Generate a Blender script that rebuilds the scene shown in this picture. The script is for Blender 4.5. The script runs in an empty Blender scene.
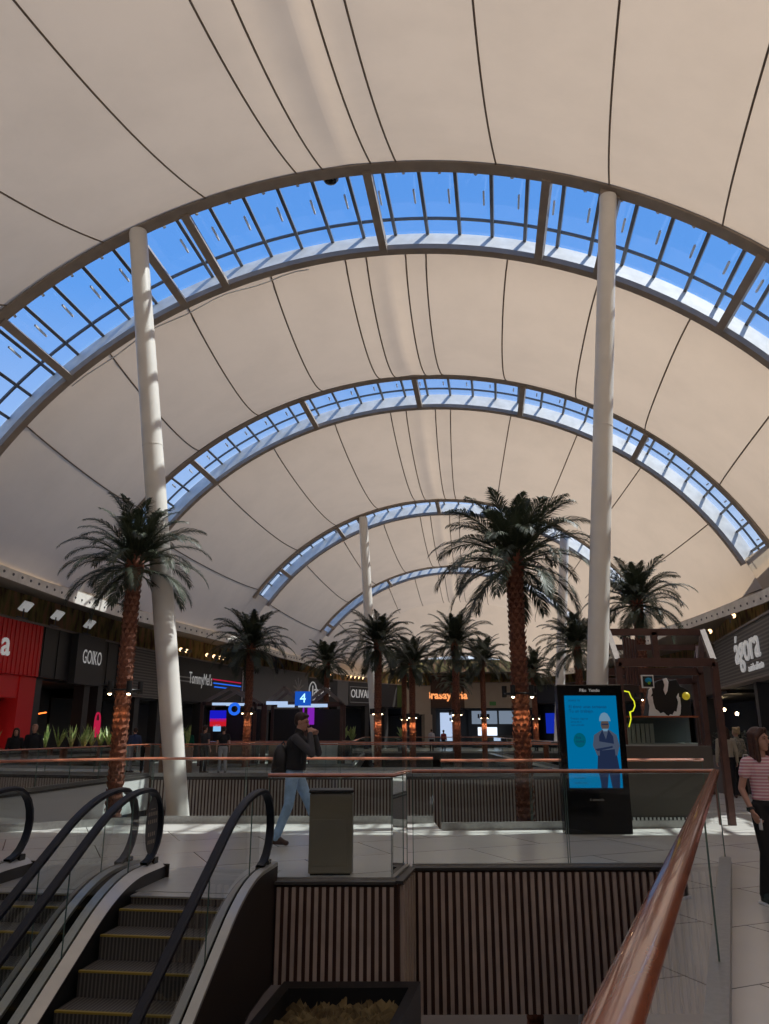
import bpy, math, random
from mathutils import Vector, Matrix
random.seed(7)
C = bpy.context.scene.collection
PI = math.pi
R = math.radians
V3 = Vector

# ------------------------------------------------------------------ tags
def tag(o, label=None, cat=None, group=None, kind=None):
    if label: o['label'] = label
    if cat: o['category'] = cat
    if group: o['group'] = group
    if kind: o['kind'] = kind
    return o
def empty(name, loc=(0, 0, 0), rz=0.0, parent=None, **k):
    o = bpy.data.objects.new(name, None); C.objects.link(o)
    o.location = loc; o.rotation_euler = (0, 0, rz); o.empty_display_size = .1
    if parent: o.parent = parent
    return tag(o, **k)
def mat_of(o):
    if o is None: return Matrix.Identity(4)
    m = Matrix.Translation(o.location) @ o.rotation_euler.to_matrix().to_4x4()
    return mat_of(o.parent) @ m if o.parent else m
def copy_tree(o, parent=None):
    c = o.copy(); C.objects.link(c); c.parent = parent
    for ch in list(o.children):
        copy_tree(ch, c)
    return c

# ------------------------------------------------------------------ materials
MATS = {}
def nt(name):
    m = bpy.data.materials.new(name); m.use_nodes = True
    n = m.node_tree; n.nodes.clear()
    return m, n.nodes, n.links
def pbr(name, col, rough=.6, metal=0, spec=.5, noise=0, nscale=8, bump=0, bscale=30, coat=0, col2=None, emit=None, estr=0):
    if name in MATS: return MATS[name]
    m, N, L = nt(name)
    out = N.new('ShaderNodeOutputMaterial'); b = N.new('ShaderNodeBsdfPrincipled')
    b.inputs['Base Color'].default_value = (*col, 1)
    b.inputs['Roughness'].default_value = rough; b.inputs['Metallic'].default_value = metal
    b.inputs['Specular IOR Level'].default_value = spec; b.inputs['Coat Weight'].default_value = coat
    L.new(b.outputs[0], out.inputs[0])
    tc = N.new('ShaderNodeTexCoord')
    if noise or col2:
        t = N.new('ShaderNodeTexNoise'); t.inputs['Scale'].default_value = nscale; t.inputs['Detail'].default_value = 4
        L.new(tc.outputs['Object'], t.inputs['Vector'])
        r = N.new('ShaderNodeValToRGB')
        c2 = col2 or tuple(max(0, c * (1 - noise)) for c in col)
        r.color_ramp.elements[0].position = .35; r.color_ramp.elements[1].position = .65
        r.color_ramp.elements[0].color = (*c2, 1); r.color_ramp.elements[1].color = (*col, 1)
        L.new(t.outputs['Fac'], r.inputs[0]); L.new(r.outputs[0], b.inputs['Base Color'])
    if bump:
        t2 = N.new('ShaderNodeTexNoise'); t2.inputs['Scale'].default_value = bscale
        L.new(tc.outputs['Object'], t2.inputs['Vector'])
        bp = N.new('ShaderNodeBump'); bp.inputs['Strength'].default_value = bump; bp.inputs['Distance'].default_value = .01
        L.new(t2.outputs['Fac'], bp.inputs['Height']); L.new(bp.outputs[0], b.inputs['Normal'])
    if emit:
        b.inputs['Emission Color'].default_value = (*emit, 1); b.inputs['Emission Strength'].default_value = estr
    MATS[name] = m; return m
def emis(name, col, s):
    if name in MATS: return MATS[name]
    m, N, L = nt(name)
    out = N.new('ShaderNodeOutputMaterial'); e = N.new('ShaderNodeEmission')
    e.inputs[0].default_value = (*col, 1); e.inputs[1].default_value = s
    L.new(e.outputs[0], out.inputs[0]); MATS[name] = m; return m
def glass(name, tint, refl=1.0, ior=1.5):
    m, N, L = nt(name)
    out = N.new('ShaderNodeOutputMaterial'); t = N.new('ShaderNodeBsdfTransparent'); g = N.new('ShaderNodeBsdfGlossy')
    t.inputs[0].default_value = (*tint, 1); g.inputs['Roughness'].default_value = .02
    g.inputs['Color'].default_value = (refl, refl, refl, 1)
    f = N.new('ShaderNodeFresnel'); f.inputs[0].default_value = ior
    x = N.new('ShaderNodeMixShader')
    L.new(f.outputs[0], x.inputs[0]); L.new(t.outputs[0], x.inputs[1]); L.new(g.outputs[0], x.inputs[2]); L.new(x.outputs[0], out.inputs[0])
    return m
def membrane_mat(name, diff, trans):
    m, N, L = nt(name)
    out = N.new('ShaderNodeOutputMaterial'); d = N.new('ShaderNodeBsdfDiffuse'); t = N.new('ShaderNodeBsdfTranslucent')
    tc = N.new('ShaderNodeTexCoord'); n = N.new('ShaderNodeTexNoise'); n.inputs['Scale'].default_value = .6; n.inputs['Detail'].default_value = 6
    n.inputs['Roughness'].default_value = .65
    L.new(tc.outputs['Object'], n.inputs['Vector'])
    for node, c in ((d, diff), (t, trans)):
        r = N.new('ShaderNodeValToRGB'); r.color_ramp.elements[0].position = .3; r.color_ramp.elements[1].position = .6
        r.color_ramp.elements[0].color = (*[q * .93 for q in c], 1); r.color_ramp.elements[1].color = (*c, 1)
        L.new(n.outputs['Fac'], r.inputs[0]); L.new(r.outputs[0], node.inputs['Color'])
    a = N.new('ShaderNodeAddShader'); L.new(d.outputs[0], a.inputs[0]); L.new(t.outputs[0], a.inputs[1]); L.new(a.outputs[0], out.inputs[0])
    return m
def floor_mat():
    m, N, L = nt('floor_tiles')
    out = N.new('ShaderNodeOutputMaterial'); b = N.new('ShaderNodeBsdfPrincipled'); L.new(b.outputs[0], out.inputs[0])
    tc = N.new('ShaderNodeTexCoord'); mp = N.new('ShaderNodeMapping'); mp.inputs['Rotation'].default_value = (0, 0, R(-23.3)+R(0))
    mp.inputs['Location'].default_value = (.3, .55, 0)
    L.new(tc.outputs['Object'], mp.inputs[0])
    br = N.new('ShaderNodeTexBrick'); br.inputs['Scale'].default_value = 1; br.inputs['Brick Width'].default_value = 2.4
    br.inputs['Row Height'].default_value = 1.2; br.inputs['Mortar Size'].default_value = .008; br.inputs['Mortar Smooth'].default_value = .1
    br.inputs['Color1'].default_value = (.70, .68, .64, 1); br.inputs['Color2'].default_value = (.63, .615, .58, 1); br.inputs['Mortar'].default_value = (.12, .115, .11, 1)
    L.new(mp.outputs[0], br.inputs['Vector'])
    n = N.new('ShaderNodeTexNoise'); n.inputs['Scale'].default_value = 1.3; n.inputs['Detail'].default_value = 6; L.new(tc.outputs['Object'], n.inputs['Vector'])
    mr = N.new('ShaderNodeMapRange'); mr.inputs[3].default_value = .88; mr.inputs[4].default_value = 1.05; L.new(n.outputs['Fac'], mr.inputs[0])
    mx = N.new('ShaderNodeMix'); mx.data_type = 'RGBA'; mx.blend_type = 'MULTIPLY'; mx.inputs[0].default_value = 1
    L.new(br.outputs['Color'], mx.inputs[6]); L.new(mr.outputs[0], mx.inputs[7]); L.new(mx.outputs[2], b.inputs['Base Color'])
    b.inputs['Roughness'].default_value = .22
    return m
def moss_mat():
    m, N, L = nt('rusty_mossy_panels')
    out = N.new('ShaderNodeOutputMaterial'); b = N.new('ShaderNodeBsdfPrincipled'); L.new(b.outputs[0], out.inputs[0])
    tc = N.new('ShaderNodeTexCoord'); mp = N.new('ShaderNodeMapping'); mp.inputs['Scale'].default_value = (1.2, 1.2, .45); L.new(tc.outputs['Object'], mp.inputs[0])
    n = N.new('ShaderNodeTexNoise'); n.inputs['Scale'].default_value = 2.2; n.inputs['Detail'].default_value = 8; L.new(mp.outputs[0], n.inputs['Vector'])
    r = N.new('ShaderNodeValToRGB'); e = r.color_ramp.elements
    e[0].position = .38; e[0].color = (.12, .062, .038, 1); e[1].position = .62; e[1].color = (.42, .23, .12, 1)
    x = e.new(.5); x.color = (.25, .22, .07, 1)
    L.new(n.outputs['Fac'], r.inputs[0]); L.new(r.outputs[0], b.inputs['Base Color']); b.inputs['Roughness'].default_value = .85
    return m
def stripes_mat(name, c1, c2, scale, axis='Z', rough=.6):
    m, N, L = nt(name)
    out = N.new('ShaderNodeOutputMaterial'); b = N.new('ShaderNodeBsdfPrincipled'); L.new(b.outputs[0], out.inputs[0]); b.inputs['Roughness'].default_value = rough
    tc = N.new('ShaderNodeTexCoord'); w = N.new('ShaderNodeTexWave'); w.bands_direction = axis; w.inputs['Scale'].default_value = scale
    L.new(tc.outputs['Object'], w.inputs['Vector'])
    r = N.new('ShaderNodeValToRGB'); r.color_ramp.interpolation = 'CONSTANT'; r.color_ramp.elements[0].color = (*c1, 1); r.color_ramp.elements[1].color = (*c2, 1); r.color_ramp.elements[1].position = .62
    L.new(w.outputs['Fac'], r.inputs[0]); L.new(r.outputs[0], b.inputs['Base Color'])
    return m

M = dict(
    membrane=membrane_mat('tensile_fabric', (.44, .37, .30), (.225, .175, .128)),
    seam=pbr('fabric_seam', (.20, .155, .12), .8),
    steel_w=pbr('white_painted_steel', (.78, .75, .70), .35, noise=.08, nscale=2),
    beam=pbr('taupe_painted_beam', (.40, .33, .27), .5, noise=.15, nscale=3),
    band=pbr('pale_concrete_band', (.84, .80, .74), .7, noise=.18, nscale=2.5),
    bar=pbr('grey_glazing_bar', (.13, .13, .135), .45),
    bar_l=pbr('white_opener', (.7, .7, .7), .4),
    skyglass=glass('skylight_glass', (.82, .9, .97), .6),
    glass=glass('balustrade_glass', (.90, .95, .935), 1.0),
    edge=pbr('green_glass_edge', (.10, .16, .14), .2),
    floor=floor_mat(),
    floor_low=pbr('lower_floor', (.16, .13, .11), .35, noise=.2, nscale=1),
    copper=pbr('polished_wood_handrail', (.46, .15, .075), .22, col2=(.30, .09, .045), nscale=5, coat=.6),
    channel=pbr('brushed_aluminium', (.42, .42, .41), .38, metal=.8, noise=.15, nscale=20),
    kerb=pbr('dark_floor_trim', (.06, .055, .05), .4),
    batten=pbr('light_wood_batten', (.58, .46, .38), .6, noise=.2, nscale=4),
    batback=pbr('dark_wood_backing', (.075, .032, .022), .6),
    batten2=pbr('grey_batten', (.46, .40, .35), .6),
    white_panel=pbr('white_fascia', (.62, .62, .60), .5),
    rubber=pbr('black_rubber', (.004, .006, .014), .45, spec=.3),
    alum=pbr('anodised_aluminium', (.52, .52, .50), .35, metal=.6, noise=.08, nscale=6),
    step=stripes_mat('grooved_steel_step', (.05, .045, .04), (.15, .138, .12), 9, 'X', .5),
    stepside=pbr('step_black', (.02, .02, .02), .5),
    yellow=pbr('yellow_comb_line', (.34, .24, .04), .5),
    clad=pbr('dark_brown_cladding', (.022, .014, .012), .5),
    black=pbr('matt_black', (.012, .012, .013), .45),
    blackg=pbr('gloss_black', (.006, .006, .007), .12),
    dark=pbr('dark_grey_panel', (.035, .035, .037), .5),
    grey=pbr('mid_grey_panel', (.13, .13, .135), .6),
    louver=stripes_mat('grey_louvers', (.06, .055, .052), (.15, .135, .125), 2.2, 'Z'),
    red=pbr('red_corrugated', (.62, .012, .014), .45),
    beige=pbr('beige_plaster', (.34, .29, .24), .8, noise=.06, nscale=2),
    brown=pbr('chocolate_panel', (.05, .022, .014), .6),
    timber=pbr('dark_timber', (.095, .042, .034), .5, noise=.25, nscale=6),
    timber_g=pbr('greyed_timber', (.24, .20, .18), .6, noise=.2, nscale=6),
    white=pbr('white_paint', (.8, .8, .8), .5),
    letter=pbr('white_letter', (.7, .7, .7), .4, emit=(1, 1, 1), estr=.18),
    letter_dim=pbr('grey_letter', (.30, .30, .30), .5),
    lit=emis('lit_white', (1, .97, .92), 1.3),
    moss=moss_mat(),
    trunk=pbr('palm_trunk_fibre', (.24, .085, .048), .85, col2=(.11, .04, .025), nscale=9, bump=.5, bscale=25),
    boot=pbr('cut_frond_base', (.32, .13, .075), .8, col2=(.17, .065, .04), nscale=14),
    frond=pbr('palm_leaf', (.065, .08, .045), .5, col2=(.025, .034, .02), nscale=3),
    rib=pbr('palm_midrib', (.05, .06, .03), .5),
    bulb=emis('warm_bulb', (1, .72, .42), 18),
    plant=pbr('sword_leaf', (.40, .48, .17), .45, col2=(.14, .24, .06), nscale=12),
    planter=pbr('planter_board', (.20, .10, .06), .6, noise=.2),
    hay=pbr('dry_grass', (.42, .32, .15), .9, col2=(.16, .11, .05), nscale=5),
    bin=pbr('bronze_bin', (.27, .235, .18), .45, noise=.08, nscale=3),
    skin=pbr('skin', (.50, .27, .19), .5),
    hair=pbr('brown_hair', (.045, .02, .012), .55, noise=.4, nscale=30),
    blond=pbr('blond_hair', (.5, .36, .2), .6, noise=.3, nscale=30),
    jeans=pbr('blue_denim', (.34, .53, .76), .8, noise=.25, nscale=10, bump=.3, bscale=12),
    coat=pbr('black_fleece', (.012, .012, .014), .85, bump=.4, bscale=14),
    sleeve=pbr('charcoal_sleeve', (.055, .055, .06), .85, bump=.4, bscale=14),
    shoe=pbr('brown_leather', (.06, .03, .022), .5),
    screen=emis('blue_screen', (.0, .125, .29), 1.0),
    orange=emis('orange_tube', (1, .18, .03), 3),
    pinkneon=emis('pink_sign', (.40, .012, .05), 1.0),
    yneon=emis('yellow_neon', (.75, .8, .03), 1.0),
    blueneon=emis('blue_sign', (.02, .14, .8), 1.0),
)

# ------------------------------------------------------------------ mesh builder
class MB:
    def __init__(s): s.v = []; s.f = []; s.m = []; s.cm = 0
    def add(s, vs, fs):
        b = len(s.v); s.v += [tuple(v) for v in vs]
        for f in fs: s.f.append([b + i for i in f]); s.m.append(s.cm)
        return s
    def box(s, c, d, rz=0, mat=None):
        m = Matrix.Rotation(rz, 4, 'Z') if mat is None else mat
        vs = []
        for x in (-.5, .5):
            for y in (-.5, .5):
                for z in (-.5, .5):
                    vs.append(V3(c) + m @ V3((x * d[0], y * d[1], z * d[2])))
        return s.add(vs, [(0, 1, 3, 2), (4, 6, 7, 5), (0, 4, 5, 1), (2, 3, 7, 6), (0, 2, 6, 4), (1, 5, 7, 3)])
    def bx(s, x0, x1, y0, y1, z0, z1):
        return s.box(((x0 + x1) / 2, (y0 + y1) / 2, (z0 + z1) / 2), (x1 - x0, y1 - y0, z1 - z0))
    def beam(s, a, b, w, h, up=(0, 0, 1)):
        a, b = V3(a), V3(b); t = (b - a).normalized(); up = V3(up)
        side = t.cross(up)
        if side.length < 1e-4: side = t.cross(V3((0, 1, 0)))
        side.normalize(); u = side.cross(t)
        vs = [p + side * (w / 2 * i) + u * (h / 2 * j) for p in (a, b) for i, j in ((-1, -1), (1, -1), (1, 1), (-1, 1))]
        return s.add(vs, [(3, 2, 1, 0), (4, 5, 6, 7), (0, 1, 5, 4), (1, 2, 6, 5), (2, 3, 7, 6), (3, 0, 4, 7)])
    def sweep(s, pts, sec, up=(0, 0, 1), closed=True, caps=True, scales=None):
        pts = [V3(p) for p in pts]; n = len(sec); up = V3(up); vs = []; fs = []
        for i, p in enumerate(pts):
            a = pts[max(i - 1, 0)]; b = pts[min(i + 1, len(pts) - 1)]
            t = (b - a).normalized(); side = t.cross(up)
            if side.length < 1e-3: side = V3((1, 0, 0))
            side.normalize(); u = side.cross(t).normalized()
            miter = 1
            if 0 < i < len(pts) - 1:
                d1 = (pts[i] - pts[i - 1]).normalized(); c = max(.5, d1.dot(t)); miter = 1 / c
            k = scales[i] if scales else 1
            for (x, y) in sec: vs.append(p + side * (x * miter * k) + u * (y * k))
        m = n if closed else n - 1
        for i in range(len(pts) - 1):
            for j in range(m):
                fs.append((i * n + j, i * n + (j + 1) % n, (i + 1) * n + (j + 1) % n, (i + 1) * n + j))
        if caps and closed:
            fs.append(tuple(range(n - 1, -1, -1))); fs.append(tuple(range((len(pts) - 1) * n, len(pts) * n)))
        return s.add(vs, fs)
    def tube(s, pts, r, n=8, rr=None, up=(0, 0, 1), ry=None):
        ry = ry or r
        sec = [(r * math.cos(2 * PI * k / n), ry * math.sin(2 * PI * k / n)) for k in range(n)]
        return s.sweep(pts, sec, up=up, scales=rr)
    def lathe(s, prof, c=(0, 0, 0), n=24, lean=None):
        vs = []; fs = []
        for i, (r, z) in enumerate(prof):
            ox, oy = (lean[0] * z, lean[1] * z) if lean else (0, 0)
            for k in range(n):
                a = 2 * PI * k / n; vs.append((c[0] + ox + r * math.cos(a), c[1] + oy + r * math.sin(a), c[2] + z))
        for i in range(len(prof) - 1):
            for k in range(n): fs.append((i * n + k, i * n + (k + 1) % n, (i + 1) * n + (k + 1) % n, (i + 1) * n + k))
        fs.append(tuple(range(n - 1, -1, -1))); fs.append(tuple(range((len(prof) - 1) * n, len(prof) * n)))
        return s.add(vs, fs)
    def ball(s, c, r, n=12, m=8, rot=None):
        if not hasattr(r, '__len__'): r = (r, r, r)
        vs = []; fs = []
        for i in range(m + 1):
            th = PI * i / m
            for k in range(n):
                a = 2 * PI * k / n
                p = V3((r[0] * math.sin(th) * math.cos(a), r[1] * math.sin(th) * math.sin(a), r[2] * math.cos(th)))
                if rot is not None: p = rot @ p
                vs.append(V3(c) + p)
        for i in range(m):
            for k in range(n): fs.append((i * n + k, (i + 1) * n + k, (i + 1) * n + (k + 1) % n, i * n + (k + 1) % n))
        return s.add(vs, fs)
    def prism(s, poly, z0, z1):
        n = len(poly)
        vs = [(x, y, z0) for x, y in poly] + [(x, y, z1) for x, y in poly]
        fs = [tuple(range(n - 1, -1, -1)), tuple(range(n, 2 * n))] + [(i, (i + 1) % n, n + (i + 1) % n, n + i) for i in range(n)]
        return s.add(vs, fs)
    def plate(s, poly3, thick, nrm):
        nrm = V3(nrm) * thick; n = len(poly3); a = [V3(p) for p in poly3]
        return s.add(a + [p + nrm for p in a], [tuple(range(n - 1, -1, -1)), tuple(range(n, 2 * n))] + [(i, (i + 1) % n, n + (i + 1) % n, n + i) for i in range(n)])
    def build(s, name, mat, parent=None, smooth=False, local=False, bevel=0):
        me = bpy.data.meshes.new(name)
        vs = s.v
        if parent is not None and not local:
            inv = mat_of(parent).inverted(); vs = [inv @ V3(v) for v in vs]
        me.from_pydata(vs, [], s.f); me.validate()
        mats = mat if isinstance(mat, (list, tuple)) else [mat]
        for q in mats: me.materials.append(q)
        if len(mats) > 1:
            for p, i in zip(me.polygons, s.m): p.material_index = i
        if smooth:
            for p in me.polygons: p.use_smooth = True
            try: me.set_sharp_from_angle(angle=R(40))
            except Exception: pass
        me.update()
        o = bpy.data.objects.new(name, me); C.objects.link(o)
        if parent is not None: o.parent = parent
        if bevel:
            b = o.modifiers.new('bevel', 'BEVEL'); b.width = bevel; b.segments = 2; b.limit_method = 'ANGLE'
        return o

def text(s, parent, pos, right, size, mat, name='lettering', ext=.02, sx=1.0, bold=0.0, up=(0, 0, 1), align='CENTER'):
    cu = bpy.data.curves.new(name, 'FONT'); cu.body = s; cu.size = size; cu.extrude = ext; cu.offset = bold
    cu.align_x = align; cu.align_y = 'CENTER'; cu.resolution_u = 3
    cu.materials.append(mat)
    o = bpy.data.objects.new(name, cu); C.objects.link(o)
    x = V3(right).normalized(); y = V3(up).normalized(); z = x.cross(y)
    m = Matrix(((x.x * sx, y.x, z.x, pos[0]), (x.y * sx, y.y, z.y, pos[1]), (x.z * sx, y.z, z.z, pos[2]), (0, 0, 0, 1)))
    dg = bpy.context.evaluated_depsgraph_get(); me = bpy.data.meshes.new_from_object(o.evaluated_get(dg)); me.name = name
    if not me.materials: me.materials.append(mat)
    bpy.data.objects.remove(o); o = bpy.data.objects.new(name, me); C.objects.link(o)
    if parent: o.parent = parent; m = mat_of(parent).inverted() @ m
    o.matrix_local = m
    return o

# ------------------------------------------------------------------ camera / frame of the hall
PITCH = math.atan(218 / 769)
cam = bpy.data.cameras.new('camera'); co = bpy.data.objects.new('camera', cam); C.objects.link(co)
cam.sensor_fit = 'VERTICAL'; cam.sensor_height = 24; cam.lens = 24 * 769 / 1024; cam.clip_end = 500; cam.clip_start = .05
co.location = (0, 0, 1.6); co.rotation_euler = (PI / 2 + PITCH, 0, 0)
bpy.context.scene.camera = co
cp, sp_ = math.cos(PITCH), math.sin(PITCH)
def at(px, py, Y=None, z=None):
    """surveyed point: image bearing plus a known distance Y or height z"""
    u = (px - 384.5) / 769; v = (512 - py) / 769
    dY = cp - v * sp_; dZ = sp_ + v * cp
    t = Y / dY if Y is not None else (z - 1.6) / dZ
    return V3((u * t, dY * t, 1.6 + dZ * t))
AX = R(7.4); SA, CA = math.sin(AX), math.cos(AX)
def H(s, lat, z=0): return V3((s * SA + lat * CA, s * CA - lat * SA, z))   # hall axis frame
CL = -2.4

# ------------------------------------------------------------------ world / sun
w = bpy.data.worlds.new('sky'); bpy.context.scene.world = w; w.use_nodes = True
N, L = w.node_tree.nodes, w.node_tree.links; N.clear()
wo = N.new('ShaderNodeOutputWorld'); bg = N.new('ShaderNodeBackground')
tc = N.new('ShaderNodeTexCoord'); sx = N.new('ShaderNodeSeparateXYZ'); L.new(tc.outputs['Generated'], sx.inputs[0])
rp = N.new('ShaderNodeValToRGB'); e = rp.color_ramp.elements
e[0].position = 0.0; e[0].color = (.72, .78, .86, 1); xq = e.new(.28); xq.color = (.30, .52, .84, 1); e[1].position = 1.0; e[1].color = (.075, .24, .66, 1)
x = e.new(.5); x.color = (.13, .34, .78, 1)
L.new(sx.outputs['Z'], rp.inputs[0]); L.new(rp.outputs[0], bg.inputs[0]); bg.inputs[1].default_value = 1.15
L.new(bg.outputs[0], wo.inputs[0])
sun = bpy.data.lights.new('sun', 'SUN'); sun.energy = 6.0; sun.angle = R(.6); sun.color = (1, .95, .86)
so = bpy.data.objects.new('sun', sun); C.objects.link(so); so.location = (6, -10, 30)
so.rotation_euler = V3((-.52, -.10, -.85)).to_track_quat('-Z', 'Y').to_euler()

# ------------------------------------------------------------------ roof: arches and membranes
# s_front, s_back, half width a, rise b, apex z
ARCH = [(-1.2, 2.0, 12.6, 12.2, 14.0), (15.1, 18.4, 13.0, 12.3, 14.45), (27.3, 30.3, 13.5, 12.2, 14.9), (41.0, 43.8, 12.4, 12.0, 13.95), (54.5, 57.0, 11.6, 11.2, 13.0)]
ZG = 6.4
def prof(A, t, dz=0):
    """t in -1..1 from left springing to right springing"""
    _, _, a, b, za = A; zb = za - b
    th0 = math.asin(max(0, (ZG - zb) / b))
    th = PI / 2 + (PI / 2 - th0) * (-t)
    return CL + a * math.cos(th), zb + b * math.sin(th) + dz
def t_of_d(A, d):
    _, _, a, b, za = A; th0 = math.asin(max(0, (ZG - za + b) / b))
    return (PI / 2 - math.acos(max(-1, min(1, d / a)))) / (PI / 2 - th0)
END = (72.5, 72.5, 8.5, 3.6, 8.2)
MID = (66, 66, 10.6, 8.0, 12.2)
def membrane(A0, s0, A1, s1, sag, n=61, m=21, seams=True, fold=True, sh=0, fan=None, lift=0):
    ceil = MB(); vs = []; fs = []
    DD = [i / 30 - 1 for i in range(n)]
    def pt(t, wv):
        l0, z0 = prof(A0, t); l1, z1 = prof(A1, t)
        lat = l0 + (l1 - l0) * wv; z = z0 + (z1 - z0) * wv
        k = 4 * wv * (1 - wv)
        dn = max(0, 1 - t * t) ** .5
        th = t * 1.15
        lat -= math.sin(th) * sag * k * dn * .8; z -= math.cos(th) * sag * k * dn
        d = lat - CL - sh
        e_ = math.exp(-wv / .05) * lift; lat += math.sin(th) * e_; z += math.cos(th) * e_
        if fold: z += .10 * k ** .5 * math.exp(-(d / .22) ** 2) - .06 * k ** .5 * math.exp(-((abs(d) - .6) / .35) ** 2)
        return H(s0 + (s1 - s0) * wv, lat, z)
    ts = sorted(set([round(-1 + 2 * i / 60, 4) for i in range(61)] + [round(x * .008, 4) for x in range(-16, 17)]))
    for t in ts:
        for j in range(m): vs.append(pt(t, (j / (m - 1)) ** 1.5))
    for i in range(len(ts) - 1):
        for j in range(m - 1): fs.append((i * m + j, i * m + j + 1, (i + 1) * m + j + 1, (i + 1) * m + j))
    ceil.add(vs, fs)
    o = ceil.build('ceiling', M['membrane'], None, smooth=True); tag(o, kind='structure')
    for p in o.data.polygons: p.use_smooth = True
    if seams:
        for qi, d in enumerate((-13, -10.6, -8.3, -6, -3.5, -1.25, -.62, .55, 1.15, 3.5, 6, 8.3, 10.6, 13)):
            dd = d * A1[2] / 13.2 + sh
            if abs(dd) > A1[2] * .97: continue
            t = t_of_d(A1, dd)
            if abs(t) > .99: continue
            t0 = t
            if fan:
                t0 = t_of_d(A0, max(-.985 * A0[2], dd * A0[2] / A1[2] + (-.17 - .28 * abs(dd) if dd < 0 else -.07 * dd) - .35))
            b = MB(); b.tube([pt(t0 + (t - t0) * j / 24, j / 24) - V3((0, 0, .012)) for j in range(25)], .021 if s0 < 10 else .024, 5)
            b.build('seam', M['seam'], o, smooth=True)
    return o
membrane((-12, -12, 12.4, 12, 13.4), -12, ARCH[0], -1.2, 1.2, seams=False)
for i in range(4):
    membrane(ARCH[i], ARCH[i][1] + .42, ARCH[i + 1], ARCH[i + 1][0], (1.25, .95, .85, .8)[i], sh=-.4 if i == 0 else 0, fan=(i == 0), lift=.6)
membrane(ARCH[4], ARCH[4][1] + .42, MID, 66, .5, lift=.6)
membrane(MID, 66, END, 72.5, .1, seams=False, fold=False)

def skylight(i, A):
    sf, sb, a, b, za = A
    root = empty('window_%d' % (i + 1), H((sf + sb) / 2, CL, 0)); tag(root, kind='structure')
    W = .62          # glazed lens narrows towards its tips: the upper glass stands above the beams
    T = [-.82 + 1.73 * k / 72 for k in range(73)]
    def P(t, s, dz): l, z = prof(A, t); return H(s, l, z + dz)
    fb = MB(); fb.sweep([P(t, sf, 0) for t in T], [(-.11, -.17), (.11, -.17), (.11, .17), (-.11, .17)], up=H(1, 0, 0).to_3d()); fb.build('front_beam', M['beam'], root)
    bb = MB(); bb.sweep([P(t, sb, 0) for t in T], [(-.12, -.13), (.03, -.13), (.03, .13), (-.12, .13)], up=H(1, 0, 0).to_3d()); bb.build('back_beam', M['beam'], root)
    # pale fascia rising from the back beam
    def up_(t, s, k):
        l, z = prof(A, t); th = t * 1.25
        return H(s, l + math.sin(th) * k, z + math.cos(th) * k)
    band = MB(); vs = []; fs = []
    for t in T:
        vs += [up_(t, sb - .10, .0), up_(t, sb + .30, .66), up_(t, sb + .40, .66), up_(t, sb + .1, .0)]
    for k in range(len(T) - 1):
        q = k * 4
        for j in range(4): fs.append((q + j, q + (j + 1) % 4, q + 4 + (j + 1) % 4, q + 4 + j))
    band.add(vs, fs); band.build('fascia_band', M['band'], root)
    # glass
    g = MB(); vs = []; fs = []
    for t in T: vs += [up_(t, sf + .05, .42), up_(t, sb + .32, .70)]
    for k in range(len(T) - 1): fs.append((2 * k, 2 * k + 1, 2 * k + 3, 2 * k + 2))
    g.add(vs, fs); g.build('glass', M['skyglass'], root)
    fw = MB(); vs = []; fs = []
    for t in T: vs += [up_(t, sf + .02, .1), up_(t, sf + .02, .45)]
    for k in range(len(T) - 1): fs.append((2 * k, 2 * k + 1, 2 * k + 3, 2 * k + 2))
    fw.add(vs, fs); fw.build('upstand', M['bar'], root)
    # longitudinal bars
    for f in (.07, .16, .80):
        s = sf + .05 + (sb + .28 - sf) * f; k = .42 + .32 * f
        b_ = MB(); b_.sweep([up_(t, s, k - .03) for t in T], [(-.03, -.035), (.03, -.035), (.03, .035), (-.03, .035)], up=H(1, 0, 0)); b_.build('glazing_bar', M['bar'], root)
    for sg in (-1, 1):   # fabric closing the strip below the glazed lens
        cb = MB(); vs = []; fs = []
        lo = .80 if sg < 0 else .90
        for k in range(9):
            t = sg * (lo + (1.0 - lo) * k / 8)
            for f in (0, .5, 1): vs.append(up_(t, sf + (sb + .1 - sf) * f, .12))
        for k in range(8):
            for f in (0, 1): fs.append((3 * k + f, 3 * k + f + 1, 3 * k + f + 4, 3 * k + f + 3))
        cb.add(vs, fs); tag(cb.build('closing_fabric', M['membrane'], root))
    # main cross beams
    mains = [0, -4.5, 4.2, -8.9, 8.6] + ([-5.7, 5.7] if i in (1, 3) else [])
    for d in mains:
        t = t_of_d(A, d)
        b_ = MB(); th = t * 1.25
        b_.beam(up_(t, sf + .05, -.02), up_(t, sb - .02, -.02), .2, .3, up=H(0, math.sin(th), math.cos(th)))
        b_.build('cross_beam', M['beam'], root)
    nb = 28; ds = [a * .93 * (k / nb * 2 - 1) for k in range(nb + 1)]
    # evenly spaced along the arc
    bars = [-.80 + 1.69 * k / 31 for k in range(32)]
    for t in bars:
        if any(abs(t - t_of_d(A, d)) < .014 for d in mains): continue
        th = t * 1.25; b_ = MB(); b_.beam(up_(t, sf + .05, .40), up_(t, sb + .30, .66), .085, .13, up=H(0, math.sin(th), math.cos(th)))
        b_.build('glazing_bar', M['bar'], root)
    if i in (1, 2):
        for k in range(31):
            t = bars[k] + 1.69 / 62; th = t * 1.25
            n = V3(H(0, math.sin(th), math.cos(th)))
            p = up_(t + .008, sf + .30, .40); q = p - n * .36 + H(.10, 0, 0)
            b_ = MB(); b_.beam(p, q, .06, .06); b_.beam(up_(t + .014, sf + 2.2, .6), up_(t + .017, sf + 1.3, .30), .045, .045)
            b_.build('opener_arm', M['bar_l'], root)
for i, A in enumerate(ARCH): skylight(i, A)
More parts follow.
